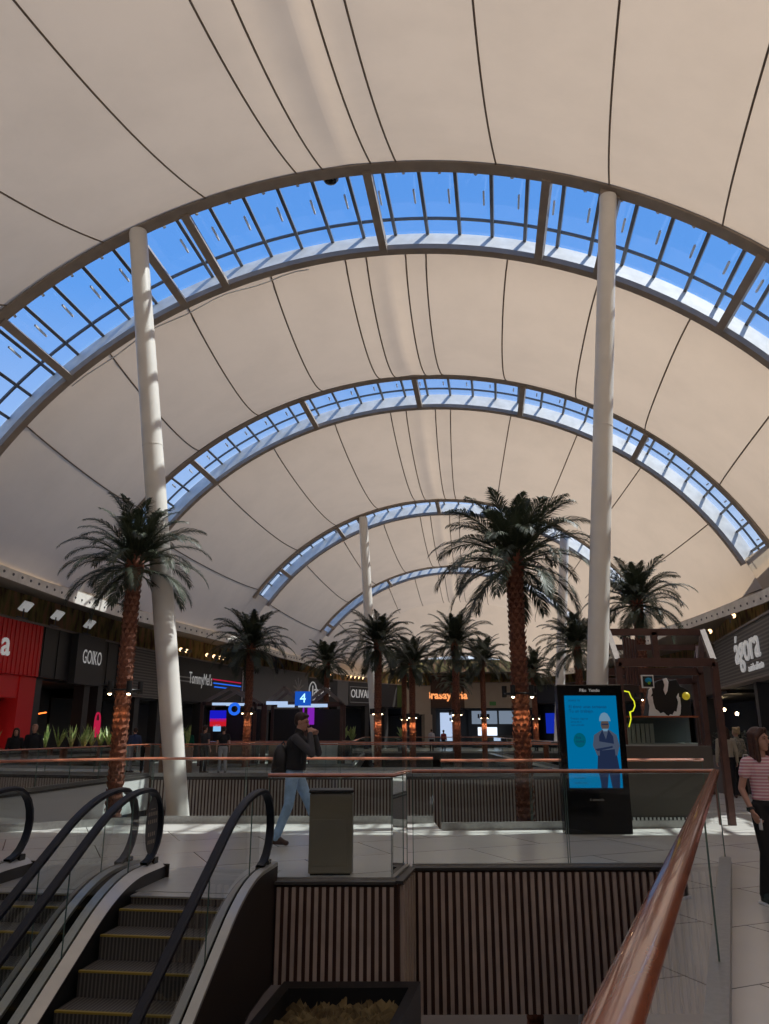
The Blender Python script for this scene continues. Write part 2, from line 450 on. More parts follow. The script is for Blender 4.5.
# thin conduit draped under the second membrane edge
A1 = ARCH[1]
def P1(t, s, k):
    l, z = prof(A1, t); th = t * 1.25; return H(s, l + math.sin(th) * k, z + math.cos(th) * k)
b = MB(); b.tube([P1(t_of_d(A1, d), 18.62, -.16 - .05 * math.sin(d * 3)) for d in [-9 + .4 * k for k in range(18)]], .018, 5)
tag(b.build('cable', M['bar_l'], None, smooth=True), 'thin pale cable clipped along the lower rim of the nearest roof arch on its left', 'cable')

# columns
def column(base, top, r, label):
    base, top = V3(base), V3(top)
    root = empty('roof_column', base, label=label, cat='column', group=None)
    n = 20; pts = [base.lerp(top, k / n) for k in range(n + 1)]
    rr = [(.93 + .12 * math.sin(PI * min(1, .15 + .8 * (1 - k / n)))) for k in range(n + 1)]
    b = MB(); b.tube(pts[:15], r, 28, rr[:15], up=(0, 1, 0)); b.build('shaft', M['steel_w'], root, smooth=True)
    b = MB(); b.tube(pts[14:], r, 28, rr[14:], up=(0, 1, 0)); b.build('upper_shaft', M['steel_w'], root, smooth=True)
    j = MB(); p = pts[14]; d = (top - base).normalized(); j.tube([p - d * .012, p + d * .012], r * rr[14] + .006, 28, up=(0, 1, 0)); j.build('joint_ring', M['band'], root)
    b = MB(); b.beam(top - d * .35, top + d * .55, .12, .34); b.build('head_plate', M['beam'], root)
LOW = -5.2
cl0, cl1 = V3((-4.02, 16.0, .0)), V3((-5.93, 16.0, 13.05)); dv = (cl1 - cl0) / 13.05
column(cl0 + dv * LOW, cl1 + dv * .1, .212, 'tall white leaning column behind the rail on the left of the near atrium')
cr0, cr1 = V3((3.75, 14.75, .0)), V3((4.98, 14.6, 12.95)); dv2 = (cr1 - cr0) / 12.95
column(cr0 + dv2 * LOW, cr1 + dv2 * .1, .188, 'tall white leaning column rising behind the advertising totem and timber kiosk')
for px, bx_, py, d, lab in ((363, 377, 522, -5.2, 'distant slim white column on the left under the third roof arch'), (565, 557, 517, 5.2, 'distant slim white column on the right, partly behind the tallest palm crown')):
    l, z = prof(ARCH[3], t_of_d(ARCH[3], d)); top = at(px, py, Y=41.5); base = at(bx_, 745, Y=41.5); base.z = 0
    top.z = min(top.z + .3, z + .2)
    column(base, top, .24, lab)

# small dome lamp in the skylight
b = MB(); l, z = prof(A1, t_of_d(A1, -.95)); c = H(15.55, l, z + .02)
dl = empty('dome_camera', c, label='small dark dome fitting hung under the nearest skylight left of its centre beam', cat='camera')
b.lathe([(.02, .3), (.16, .22), (.2, .16), (.2, .12), (.02, .12)], c, 20); b.build('housing', M['white'], dl, smooth=True)
b = MB(); b.lathe([(.17, .12), (.15, .04), (.08, 0), (.01, -.02)], c, 20); b.build('dome', M['blackg'], dl, smooth=True)

# ------------------------------------------------------------------ plan polylines
FAC = [V3(p) for p in ((-16.6, 8, 0), (-15.2, 18, 0), (-14.0, 28.4, 0), (-13.06, 36.9, 0), (-11.6, 45, 0), (-9.6, 53, 0), (-6.4, 62, 0), (-1.5, 70.5, 0), (4.0, 75, 0), (12.5, 75.5, 0), (19, 68, 0), (20.3, 55, 0), (18.4, 46, 0), (15.9, 37.3, 0), (13.6, 27, 0), (12.2, 20, 0), (10.6, 8, 0))]
def fpt(px):
    u = (px - 384.5) / 769 / 1.012
    for a, b in zip(FAC[:-1], FAC[1:]):
        den = (b.x - a.x) - u * (b.y - a.y)
        if abs(den) < 1e-9: continue
        k = (u * a.y - a.x) / den
        if 0 <= k <= 1 and (a + (b - a) * k).y > 3: return a + (b - a) * k
    raise ValueError(px)
# full outer line with closing behind the camera
OUT = [V3((-17, -14, 0))] + FAC + [V3((9.6, -14, 0))]
def strip(pts, z0, z1, off=0):
    b = MB(); vs = []; fs = []
    q = []
    for i, p in enumerate(pts):
        a = pts[max(0, i - 1)]; c = pts[min(len(pts) - 1, i + 1)]; t = (c - a).normalized(); n = V3((t.y, -t.x, 0)); q.append(p - n * off)
    for p in q: vs += [(p.x, p.y, z0), (p.x, p.y, z1)]
    for i in range(len(pts) - 1): fs.append((2 * i, 2 * i + 1, 2 * i + 3, 2 * i + 2))
    b.add(vs, fs); return b, q
# mossy clerestory wall above the shops, and the dark inner walls behind the shops
b, _ = strip(OUT, 5.3, 8.2, .75); wl = tag(b.build('wall_left', M['moss'], None), kind='structure')
wl.location = (0, 0, 0)
b, _ = strip([p for p in OUT], LOW, 8.2, 4.2); tag(b.build('wall_back', M['black'], None), kind='structure')
b = MB(); b.bx(-21, 15, -14.2, -14, LOW, 20); tag(b.build('wall_near', M['beige'], None), kind='structure')
# soffit between tent edge and walls (also the opaque flat roof over the shops)
def tent_edge(side):
    out = []
    seq = [((-12, -12, 12.4, 12, 13.4), -12)] + [(A, s) for A in ARCH for s in (A[0], A[1])] + [(MID, 66), (END, 72.5)]
    return [H(s, prof(A, side)[0], ZG) for A, s in seq]
LE, RE = tent_edge(-1), tent_edge(1)
poly_in = LE + [H(72.5, CL + x * 2, ZG) for x in (-3, 0, 3)] + RE[::-1]
def interp_out(p):
    best = None
    return best
rb = MB(); vs = []; fs = []
c0 = H(25, CL, 0)
def ray_out(p):
    # outer point on the wall line in the same direction from the hall's middle line
    side = -1 if (p - H(0, CL, 0)).dot(V3((CA, -SA, 0))) < 0 else 1
    s = p.dot(V3((SA, CA, 0)))
    return p + V3((CA, -SA, 0)) * side * 9.0 if s < 60 else p + (p - H(52, CL, 0)).normalized() * 14
for p in poly_in:
    o_ = ray_out(p); o_.z = 6.95; vs += [(p.x, p.y, ZG + .35), (p.x, p.y, ZG + .35)]; vs[-1] = (o_.x, o_.y, 7.1)
for i in range(len(poly_in) - 1): fs.append((2 * i, 2 * i + 1, 2 * i + 3, 2 * i + 2))
rb.add(vs, fs); tag(rb.build('ceiling', M['beige'], None), kind='structure')
# perforated tent gutter
def gutter(line, label):
    b = MB(); b.sweep(line, [(-.07, -.2), (.07, -.2), (.07, .28), (-.07, .28)])
    root = empty('roof_edge_truss', line[3], label=label, cat='truss'); b.build('edge_beam', M['beam'], root)
    k = MB(); r = MB()
    pts = []
    for a, c in zip(line[:-1], line[1:]):
        n = max(1, int((c - a).length / .55))
        for j in range(n): pts.append(a.lerp(c, j / n))
    mid = H(30, CL, 0)
    for p in pts:
        if p.y < 5: continue
        n = (H(p.dot(V3((SA, CA, 0))), CL, 0) - V3((p.x, p.y, 0))).normalized()
        q = p + n * .12 + V3((0, 0, -.05)); k.ball(q, (.05, .05, .05), 8, 5)
    r.sweep([p + (H(p.dot(V3((SA, CA, 0))), CL, 0) - V3((p.x, p.y, 0))).normalized() * .1 + V3((0, 0, .1)) for p in line], [(-.02, -.34), (.02, -.34), (.02, .12), (-.02, .12)])
    r.build('pale_flange', M['band'], root); k.build('bolts', M['bar'], root, smooth=True)
gutter(LE, 'pale bolted truss along the lower left edge of the tent roof')
gutter(RE, 'pale bolted truss along the lower right edge of the tent roof')

# ------------------------------------------------------------------ floors with voids
V1 = [(4.16, 10.2), (.30, 10.15), (.12, 9.25), (-1.28, 9.25), (-4.6, 9.68), (-6.2, -3), (-1.6, -3.2)]
V2 = [(3.95, 13.8), (6.4, 29.2), (-8.4, 29.0), (-8.9, 25.5), (-9.8, 18.5), (-9.9, 13.2), (-6.4, 13.45), (-4.2, 14.8), (.9, 14.8), (.92, 13.8)]
V3_ = [(7.0, 33.4), (7.4, 58), (-1.4, 58), (-1.4, 36.8), (-7.4, 36.8), (-7.4, 33.4)]
import bmesh
def floor_with_holes(outer, holes, z, mat, name):
    bm = bmesh.new(); edges = []
    for loop in [outer] + holes:
        vs = [bm.verts.new((x, y, z)) for x, y in loop]
        for i in range(len(vs)): edges.append(bm.edges.new((vs[i], vs[(i + 1) % len(vs)])))
    bmesh.ops.triangle_fill(bm, use_beauty=True, use_dissolve=False, edges=edges)
    bmesh.ops.recalc_face_normals(bm, faces=bm.faces)
    for f in bm.faces:
        if f.normal.z < 0: f.normal_flip()
    me = bpy.data.meshes.new(name); bm.to_mesh(me); bm.free(); me.materials.append(mat)
    o = bpy.data.objects.new(name, me); C.objects.link(o); return tag(o, kind='structure')
OUTER = [(-21, -14), (-21, 80), (26, 80), (26, -14)]
floor_with_holes(OUTER, [V1, V2, V3_], 0, M['floor'], 'floor')
floor_with_holes(OUTER, [V1, V2, V3_], -.45, M['dark'], 'ceiling')
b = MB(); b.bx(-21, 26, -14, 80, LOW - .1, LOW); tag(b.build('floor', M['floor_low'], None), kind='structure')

# slatted fascias hanging at the void edges
def battens(p, q, z0, z1, inward, label, per=.09, kind='wood'):
    p, q = V3((*p, 0)), V3((*q, 0)); t = (q - p).normalized(); n = V3((t.y, -t.x, 0)) * inward
    Ln = (q - p).length
    root = empty('slatted_fascia', p, label=label, cat='cladding')
    b = MB(); b.beam(p + V3((0, 0, (z0 + z1) / 2)) + n * .02, q + V3((0, 0, (z0 + z1) / 2)) + n * .02, .04, z1 - z0); b.build('backing', M['batback'], root)
    b = MB(); k = int(Ln / per)
    for i in range(k):
        c = p + t * (per * (i + .5)) + n * .06
        b.box((c.x, c.y, (z0 + z1) / 2), (per * .5, .045, z1 - z0 - .02), math.atan2(t.y, t.x))
    o = b.build('battens', M['batten'] if kind == 'wood' else M['batten2'], root)
    b = MB(); b.beam(p + V3((0, 0, z1 + .03)) + n * .035, q + V3((0, 0, z1 + .03)) + n * .035, .10, .03); b.build('edge_trim', M['kerb'], root)
battens(V1[2], V1[3], -1.00, -.04, -1, 'short wood batten fascia left of the corner above the dark planter', per=.082)
battens(V1[0], V1[1], -1.56, -.04, -1, 'long deep wood batten fascia below the near glass rail')
battens(V1[1], V1[2], -1.56, -.04, -1, 'narrow angled batten fascia at the corner of the near atrium', per=.18)
battens(V2[1], V2[2], -1.9, -.10, -1, 'long batten fascia across the far side of the middle atrium', per=.115, kind='g')
battens((6.4, 29.2), (3.95, 13.8), -1.9, -.10, 1, 'side batten fascia on the right edge of the middle atrium', per=.12, kind='g')
def white_fascia(p, q, lab):
    r = empty('edge_panel', (*p, 0), label=lab, cat='cladding'); b = MB(); b.beam((*p, -.55), (*q, -.55), .06, 1.1); b.build('panel', M['white_panel'], r)
    b = MB(); b.beam((*p, -.0), (*q, -.0), .1, .06); b.build('edge_trim', M['kerb'], r)
white_fascia(V2[2], V2[3], 'short white edge panel at the far left corner of the middle atrium')
white_fascia(V2[3], V2[4], 'long white edge panel on the left side of the middle atrium')
# kerb strips on the camera side of voids
def rim(p, q, z0=-.45):
    b = MB(); b.beam((*p, z0 / 2 - .004), (*q, z0 / 2 - .004), .03, -z0); return b.build('trim_%d' % rim.n, M['kerb'], None)
rim.n = 1
for lp in (V1, V2, V3_):
    for i in range(len(lp)):
        tag(rim(lp[i], lp[(i + 1) % len(lp)]), kind='structure'); rim.n += 1

# ------------------------------------------------------------------ railings
OV = [(.052 * math.cos(a), .026 * math.sin(a)) for a in [2 * PI * k / 14 for k in range(14)]]
def railing(pts, label, panel=1.6, h=1.1, shoe=.12, z=0, sw=.05):
    pts = [V3((*p, z)) for p in pts]
    root = empty('glass_railing', pts[0], label=label, cat='railing')
    b = MB(); b.sweep([p + V3((0, 0, h)) for p in pts], OV); b.build('handrail', M['copper'], root, smooth=True)
    for a, c in zip(pts[:-1], pts[1:]):
        Ln = (c - a).length; n = max(1, round(Ln / panel)); t = (c - a) / Ln
        ch = MB(); ch.beam(a + V3((0, 0, shoe / 2)), c + V3((0, 0, shoe / 2)), sw, shoe); ch.build('base_channel', M['channel'], root)
        for k in range(n):
            p0 = a + t * (Ln * k / n + .012); p1 = a + t * (Ln * (k + 1) / n - .012)
            g = MB(); zz = (shoe, h - .02)
            g.add([(p0.x, p0.y, z + zz[0]), (p1.x, p1.y, z + zz[0]), (p1.x, p1.y, z + zz[1]), (p0.x, p0.y, z + zz[1])], [(0, 1, 2, 3)])
            go = g.build('glass_panel', M['glass'], root)
            for pe in (p0, p1):
                ge = MB(); ge.beam(pe + V3((0, 0, shoe)), pe + V3((0, 0, h - .03)), .008, .012); ge.build('polished_edge', M['edge'], go)
    return root
dR = V3((.396, .918, 0)); nR = V3((.918, -.396, 0))
railing([(-1.62, -3.1), (4.20, 10.28)], 'near glass railing with thick wooden handrail running away from the lower right corner', panel=4.6, shoe=.10, sw=.13)
# heavier aluminium shoe beside the walkway
railing([(4.20, 10.28), (.34, 10.22)], 'glass railing above the long batten fascia, in front of the advertising totem', panel=2.1, shoe=.03)
railing([(.28, 10.18), (.09, 9.32), (-1.33, 9.32)], 'short glass railing with a corner, in front of the bronze bin', panel=1.6, shoe=.03)
railing([(.95, 13.72), (5.55, 14.1)], 'glass railing behind the advertising totem at the near edge of the middle atrium', panel=1.8)
railing([(-9.9, 13.1), (-6.4, 13.35), (-4.2, 14.72), (.88, 14.72)], 'glass railing passing in front of the left white column', panel=1.8)
railing([(6.3, 29.3), (-8.45, 29.1), (-9.0, 25.5), (-9.9, 18.5)], 'glass railing round the far and left edges of the middle atrium', panel=2)
railing([(6.9, 33.3), (-7.3, 33.3)], 'glass railing on the near side of the far atrium', panel=2)
railing([(7.5, 33.5), (7.9, 58)], 'glass railing along the right side of the far atrium', panel=2.5)
railing([(-7.5, 33.5), (-7.5, 36.88), (-1.48, 36.88), (-1.48, 58.1), (7.9, 58.1)], 'glass railing along the left and far sides of the far atrium', panel=2.5)

# ------------------------------------------------------------------ escalators
def escalator(cx, cy, label, sticker):
    """local frame: +u (down the flight) = -hall axis"""
    root = empty('escalator', (cx, cy, 0), rz=-AX, label=label, cat='escalator', group='escalators down to the lower floor')
    # local coordinates: x = lateral (right), y = along hall axis (flight runs to -y)
    S = .571; u0 = 1.05; U1 = 10.0
    def line(u, base):   # height of a line parallel to the steps with eased top
        k = u - u0; e = .55
        if k <= -e: d = 0
        elif k >= e: d = S * k
        else: d = S * (k + e) ** 2 / (4 * e)
        if u > U1: d = S * (U1 - u0)
        return base - d
    us = [0.38 + .1 * k for k in range(22)] + [2.6 + .5 * k for k in range(16)] + [U1 + .3, U1 + 1]
    for sd in (-1, 1):
        xh = sd * .65
        pts = []
        for k in range(11):
            a = -PI * .47 + PI * .97 * k / 10
            pts.append((xh, -(.40 - .40 * math.cos(a)), .575 + .385 * math.sin(a)))
        pts = [(p[0], p[1], p[2]) for p in pts] + [(xh, -u, line(u, .96)) for u in us[1:]]
        b = MB(); b.sweep(pts, [(-.042, -.02), (-.042, .012), (-.025, .028), (.025, .028), (.042, .012), (.042, -.02)], up=(1, 0, 0) if False else (0, 0, 1), caps=True)
        # build with explicit frame to stay stable on the vertical newel
        b = MB(); sec = [(-.042, -.022), (-.042, .012), (-.026, .026), (.026, .026), (.042, .012), (.042, -.022)]
        vs = []; fs = []; n = 6
        for i, p in enumerate(pts):
            a_ = V3(pts[max(0, i - 1)]); c_ = V3(pts[min(len(pts) - 1, i + 1)]); t = (c_ - a_).normalized(); u_ = V3((1, 0, 0)).cross(t); u_.normalize()
            if i < 3 and u_.y < 0: pass
            for x_, y_ in sec: vs.append(V3(p) + V3((x_, 0, 0)) - u_ * y_ * (1))
        for i in range(len(pts) - 1):
            for j in range(n): fs.append((i * n + j, i * n + (j + 1) % n, (i + 1) * n + (j + 1) % n, (i + 1) * n + j))
        b.add(vs, fs); b.build('handrail', M['rubber'], root, smooth=True, local=True)
        # glass panels
        loop = [(-p[1], p[2]) for p in pts]
        top = [q for q in loop[5:]]
        def glass_col(u):
            # top z at u from the handrail
            best = None
            for (a_, b_) in zip(loop[4:-1], loop[5:]):
                if min(a_[0], b_[0]) <= u <= max(a_[0], b_[0]) and b_[0] != a_[0]:
                    zz = a_[1] + (b_[1] - a_[1]) * (u - a_[0]) / (b_[0] - a_[0]); best = zz if best is None else max(best, zz)
            return best
        cuts = [.03, .75, 1.95, 3.2, 4.5, 6, 7.5, 9, U1 + .9]
        for ca, cb in zip(cuts[:-1], cuts[1:]):
            g = MB(); vs = []; fs = []; n_ = 10
            for k in range(n_ + 1):
                u = ca + .006 + (cb - ca - .012) * k / n_; zt = glass_col(u)
                zt = .7 if zt is None else zt - .015
                zb_ = line(u, .19) if u > .38 else .19 + max(0, (.2 - u)) * .9
                vs += [(xh, -u, zb_), (xh, -u, zt)]
            for k in range(n_): fs.append((2 * k, 2 * k + 1, 2 * k + 3, 2 * k + 2))
            g.add(vs, fs); go = g.build('balustrade_glass', M['glass'], root, local=True)
            e_ = MB(); e_.beam(vs[-2], vs[-1], .01, .008); e_.build('joint', M['edge'], go, local=True)
        # inner + outer deck
        ud = [.0, .2] + [.38 + .1 * k for k in range(22)] + [2.6 + .5 * k for k in range(16)] + [U1 + 1]
        def deckstrip(x0, x1, dz0, dz1, mat, nm, drop):
            d = MB(); vs = []; fs = []
            for u in ud:
                z = line(u, .19)
                vs += [(x0, -u, z + dz0), (x1, -u, z + dz1), (x1, -u, z + dz1 - drop), (x0, -u, z + dz0 - drop)]
            for k in range(len(ud) - 1):
                for j in range(4): fs.append((4 * k + j, 4 * k + (j + 1) % 4, 4 * k + 4 + (j + 1) % 4, 4 * k + 4 + j))
            fs += [(0, 1, 2, 3), tuple(4 * (len(ud) - 1) + j for j in (3, 2, 1, 0))]
            d.add(vs, fs); d.build(nm, mat, root, local=True)
        deckstrip(xh - sd * .012, xh - sd * .11, 0, -.06, M['alum'], 'inner_deck', .02)
        deckstrip(xh + sd * .012, xh + sd * .10, 0, -.0, M['alum'], 'outer_deck', .035)
        deckstrip(xh - sd * .105, xh - sd * .115, -.06, -.06, M['black'], 'skirt', .42)
        deckstrip(xh + sd * .085, xh + sd * .098, -.03, -.03, M['clad'], 'side_cladding', 1.15)
        b = MB(); b.box((xh, -.13, .2), (.09, .12, .07)); b.build('handrail_inlet', M['red'] if False else M['blackg'], root, local=True, bevel=.01)
    # steps
    for k in range(24):
        u = 1.05 + .35 * (k - 1) + .28; z = -.2 * k + .05 if k > 0 else .0
        zt = line(u, .0); zt = -.2 * k + .0
        if k == 0: zt, u = -.005, .98
        if k == 1: zt = -.075; 
        if k >= 2: zt = -.2 * (k - 1) + -.02
        un = {0: .95, 1: 1.20}.get(k, 1.20 + .35 * (k - 1))
        b = MB(); b.bx(-.5, .5, -un, -un + .42, zt - .035, zt); b.bx(-.5, .5, -un + .0, -un + .02, zt - .22, zt - .03)
        st = b.build('step', M['step'], root, local=True)
        b = MB(); b.bx(-.5, .5, -un - .004, -un + .028, zt - .012, zt + .004); b.build('nosing_line', M['yellow'], st, local=True)
    b = MB(); b.bx(-.62, .62, -.78, .62, .001, .012); b.bx(-.5, .5, -.97, -.78, -.01, .006); b.build('landing_plate', M['alum'], root, local=True)
    # truss underside
    b = MB(); vs = []; 
    for u in (.0, 1.0, U1 + .2, U1 + 1):
        z = line(u, -.95); vs += [(-.76, -u, z), (.76, -u, z)]
    b.add(vs, [(0, 1, 3, 2), (2, 3, 5, 4), (4, 5, 7, 6)]); b.build('truss_underside', M['clad'], root, local=True)
    b = MB(); b.bx(-.75, -.5, -.02, 0.0, -.95, .15); b.bx(.5, .75, -.02, 0.0, -.95, .15); b.bx(-.5, .5, -.02, 0, -.95, -.02); b.build('end_cladding', M['clad'], root, local=True)
    if sticker:
        # oval safety notice on the glass near the newel
        st = MB(); c = V3((-.65 + .012, -.26, .58)); n_ = 20
        st.plate([c + V3((0, .16 * math.cos(2 * PI * k / n_), .30 * math.sin(2 * PI * k / n_))) for k in range(n_)], .003, (1, 0, 0)); so_ = st.build('safety_notice', M['dark'], root, local=True)
        for rz_, zz in ((5, .12), (5, .04), (4, -.09), (4, -.17)):
            for q in range(rz_): t_ = MB(); t_.box(c + V3((.006, (q - (rz_ - 1) / 2) * .05, zz)), (.003, .022, .04)); t_.build('pictogram', M['beige'], so_, local=True)
        t_ = MB(); t_.box(c + V3((.006, 0, .17)), (.003, .12, .008)); t_.build('text_line', M['beige'], so_, local=True)
escalator(-1.925, 9.36, 'right-hand escalator descending towards the viewer beside the wooden fascia', True)
escalator(-3.51, 9.57, 'left-hand escalator cut off by the left edge of the picture', False)

# ------------------------------------------------------------------ planter below
def quadplanter():
    root = empty('planter_box', (-.6, 8.4, -1.0), label='black rimmed planter box of dry grass below the short railing', cat='planter')
    # plan: tapers slightly left as it comes forward
    A_, B_, C_, D_ = V3((-1.06, 9.15, 0)), V3((.38, 9.15, 0)), V3((-.20, 6.2, 0)), V3((-1.46, 6.2, 0))
    z1, z0 = -.95, -1.9
    outer = [A_, B_, C_, D_]; mid = (A_ + B_ + C_ + D_) / 4
    inner = [p + (mid - p).normalized() * .24 for p in outer]
    b = MB(); vs = []
    for p in outer: vs.append((p.x, p.y, z1))
    for p in inner: vs.append((p.x, p.y, z1))
    for p in inner: vs.append((p.x, p.y, z1 - .3))
    fs = [(i, (i + 1) % 4, 4 + (i + 1) % 4, 4 + i) for i in range(4)] + [(4 + i, 4 + (i + 1) % 4, 8 + (i + 1) % 4, 8 + i) for i in range(4)]
    b.add(vs, fs); b.build('rim', M['black'], root)
    b = MB(); vs = [(p.x, p.y, z1 - .002) for p in outer] + [(p.x, p.y, z0) for p in outer]
    b.add(vs, [(i, (i + 1) % 4, 4 + (i + 1) % 4, 4 + i) for i in range(4)] + [(4, 5, 6, 7)]); b.build('side_panels', M['grey'], root)
    g = MB(); random.seed(3)
    b = MB(); b.add([(p.x, p.y, z1 - .24) for p in inner], [(0, 1, 2, 3)]); b.build('soil', M['hay'], root)
    for k in range(2600):
        u, v = random.uniform(.12, .86), random.uniform(.03, .95)
        p = inner[0].lerp(inner[1], u).lerp(inner[3].lerp(inner[2], u), v)
        a = random.uniform(0, 2 * PI); Ln = random.uniform(.15, .34); h = random.uniform(.0, .14)
        d = V3((math.cos(a), math.sin(a), 0)); q = V3((p.x, p.y, z1 - .24 + h * .6)); s = V3((-d.y, d.x, 0)) * .004
        g.add([q - s, q + s, q + d * Ln * .6 + V3((0, 0, h * .6)), q + d * Ln + V3((0, 0, -.02))], [(0, 1, 2), (1, 3, 2)])
    tag(g.build('dry_grass', M['hay'], root), kind='stuff')
quadplanter()

# ------------------------------------------------------------------ litter bin
lb = empty('litter_bin', (-.63, 9.75, 0), rz=R(2), label='bronze coloured waist-high litter bin behind the short glass railing', cat='bin')
b = MB(); b.box((0, 0, .45), (.50, .34, .86)); b.build('body', M['bin'], lb, local=True, bevel=.012)
b = MB(); b.box((0, 0, .01), (.46, .30, .04)); b.build('plinth', M['black'], lb, local=True)
b = MB(); b.box((0, 0, .905), (.52, .36, .035)); b.build('lid', M['black'], lb, local=True, bevel=.01)
b = MB(); b.box((.256, 0, .45), (.014, .30, .84)); b.build('side_trim', M['alum'], lb, local=True)
b = MB(); b.box((-.02, -.175, .35), (.44, .006, .5)); b.build('door_panel', M['bin'], lb, local=True, bevel=.004)

# ------------------------------------------------------------------ advertising totem
T0 = V3((3.42, 13.16, 0)); tw = 1.08
tt = empty('advertising_totem', T0, label='tall black digital advertising totem showing a man in a hard hat', cat='totem')
b = MB(); b.bx(-tw / 2, tw / 2, 0, .22, 0, 2.33); b.build('housing', M['blackg'], tt, local=True, bevel=.015)
sc = MB(); sx0, sx1, sz0, sz1 = -.43, .43, .70, 2.15
sc.bx(sx0, sx1, -.012, 0, sz0, sz1); scr = sc.build('screen', M['screen'], tt, local=True)
darkblue = emis('screen_navy', (.012, .02, .05), 1); mid_e = emis('screen_grey', (.05, .065, .10), 1); skin_e = emis('screen_skin', (.075, .055, .05), 1); hat_e = emis('screen_white', (.12, .22, .32), 1)
teal_e = emis('screen_teal', (0, .085, .13), 1); txt_e = emis('screen_text', (.005, .03, .09), 1)
def flat(poly, mat, nm, y=-.014):
    m = MB(); m.plate([V3((x, y, z)) for x, z in poly], .001 , (0, -1, 0)); m.build(nm, mat, scr, local=True)
def circ(cx, cz, rx, rz, n=24): return [(cx + rx * math.cos(2 * PI * k / n), cz + rz * math.sin(2 * PI * k / n)) for k in range(n)]
mx = .21
flat([(mx - .13, .70), (mx - .13, .78), (mx - .17, 1.0), (mx - .14, 1.32), (mx + .15, 1.32), (mx + .19, .95), (mx + .17, .70), (mx + .05, .70), (mx + .01, .95), (mx - .03, .70)], darkblue, 'trousers_picture')
flat([(mx - .16, 1.20), (mx - .22, 1.36), (mx - .19, 1.52), (mx - .06, 1.60), (mx + .07, 1.60), (mx + .18, 1.52), (mx + .215, 1.36), (mx + .17, 1.20)], mid_e, 'shirt_picture', -.0155)
flat([(mx - .12, 1.12), (mx - .11, 1.5), (mx - .05, 1.6), (mx + .0, 1.45), (mx + .05, 1.6), (mx + .12, 1.5), (mx + .14, 1.12)], darkblue, 'vest_picture', -.017)
flat([(mx - .22, 1.33), (mx - .17, 1.43), (mx + .14, 1.38), (mx + .22, 1.34), (mx + .14, 1.30), (mx - .08, 1.28)], mid_e, 'arms_picture', -.0185)
flat([(mx - .19, 1.30), (mx + .1, 1.35), (mx + .1, 1.32), (mx - .15, 1.27)], darkblue, 'fold_picture', -.020)
flat(circ(mx + .0, 1.68, .068, .095), skin_e, 'face_picture', -.0185)
flat([(mx - .05, 1.62), (mx + .05, 1.62), (mx + .03, 1.58), (mx - .03, 1.58)], hat_e, 'beard_picture', -.020)
flat([(mx - .055, 1.70), (mx + .055, 1.70), (mx + .055, 1.68), (mx - .055, 1.68)], darkblue, 'glasses_picture', -.0205)
flat([(mx - .09, 1.74), (mx - .085, 1.80), (mx - .05, 1.86), (mx, 1.88), (mx + .05, 1.86), (mx + .085, 1.80), (mx + .10, 1.74)], hat_e, 'hard_hat_picture', -.020)
flat(circ(-.22, 1.44, .10, .115), teal_e, 'badge_picture', -.0145)
flat([(mx - .18, .93), (mx - .02, .93), (mx - .02, .99), (mx - .18, .99)], mid_e, 'tool_picture', -.02)
def ttxt(s, x, z, size, mat=txt_e, par=scr, y=-.016, align='LEFT'): text(s, par, T0 + V3((x, y, z)), (1, 0, 0), size, mat, ext=.0005, align=align)
ttxt('El tiene unas semanas', -.37, 1.97, .072); ttxt('Tu un trabajo.', -.37, 1.90, .072); ttxt('SOMOS TU', -.37, 2.07, .04)
for k, s in enumerate(('Trabajos seguros', 'cerca de ti', 'con contrato')): ttxt(s, -.35, 1.78 - .05 * k, .042)
for k, s in enumerate(('Esta', 'ciudad')): ttxt(s, -.28, 1.48 - .06 * k, .05)
for k, s in enumerate(('El sitio', 'tu empleo', 'mucho mas')): ttxt(s, -.35, .93 - .075 * k, .045)
ttxt('P&u  Yendo', 0, 2.235, .07, M['letter'], tt, -.003, 'CENTER'); ttxt('b adsmedia', 0.0, .52, .05, M['letter_dim'], tt, -.003, 'CENTER')

# ------------------------------------------------------------------ palms
def frond_mesh(nm, e0, Ln, droop, seed):
    random.seed(seed); b = MB(); n = 14; pts = []; p = V3((0, 0, 0)); el = e0
    for k in range(n + 1):
        pts.append(p.copy()); f = k / n
        p = p + V3((math.cos(el), 0, math.sin(el))) * (Ln / n)
        el -= droop * (.35 + 1.3 * f) / n
    b.cm = 0; b.tube(pts, .02, 5, [1.2 * (1 - .85 * k / n) for k in range(n + 1)], up=(0, 1, 0))
    b.cm = 1; m = 54
    for k in range(m):
        f = .12 + .87 * k / (m - 1); i = min(n - 1, int(f * n)); q = pts[i].lerp(pts[i + 1], f * n - i); t = (pts[i + 1] - pts[i]).normalized()
        up = V3((0, 1, 0)).cross(t); up = -up if up.z < 0 else up
        LL = .46 * (math.sin(PI * (f * .80 + .17)) ** .7) * random.uniform(.85, 1.1)
        for sd in (-1, 1):
            d = (t * 1.0 + V3((0, sd, 0)) * random.uniform(.62, .85) + up * random.uniform(.05, .3)).normalized()
            mid = q + d * LL * .5; tip = q + d * LL + V3((0, 0, -.16 * LL - .05))
            wv = d.cross(up).normalized() * .0125
            b.add([q - wv * .5, q + wv * .5, mid + wv, mid - wv, tip], [(0, 1, 2, 3), (3, 2, 4)])
    me = bpy.data.meshes.new(nm); me.from_pydata(b.v, [], b.f); me.materials.append(M['rib']); me.materials.append(M['frond'])
    for pl, i in zip(me.polygons, b.m): pl.material_index = i
    return me
FR = []
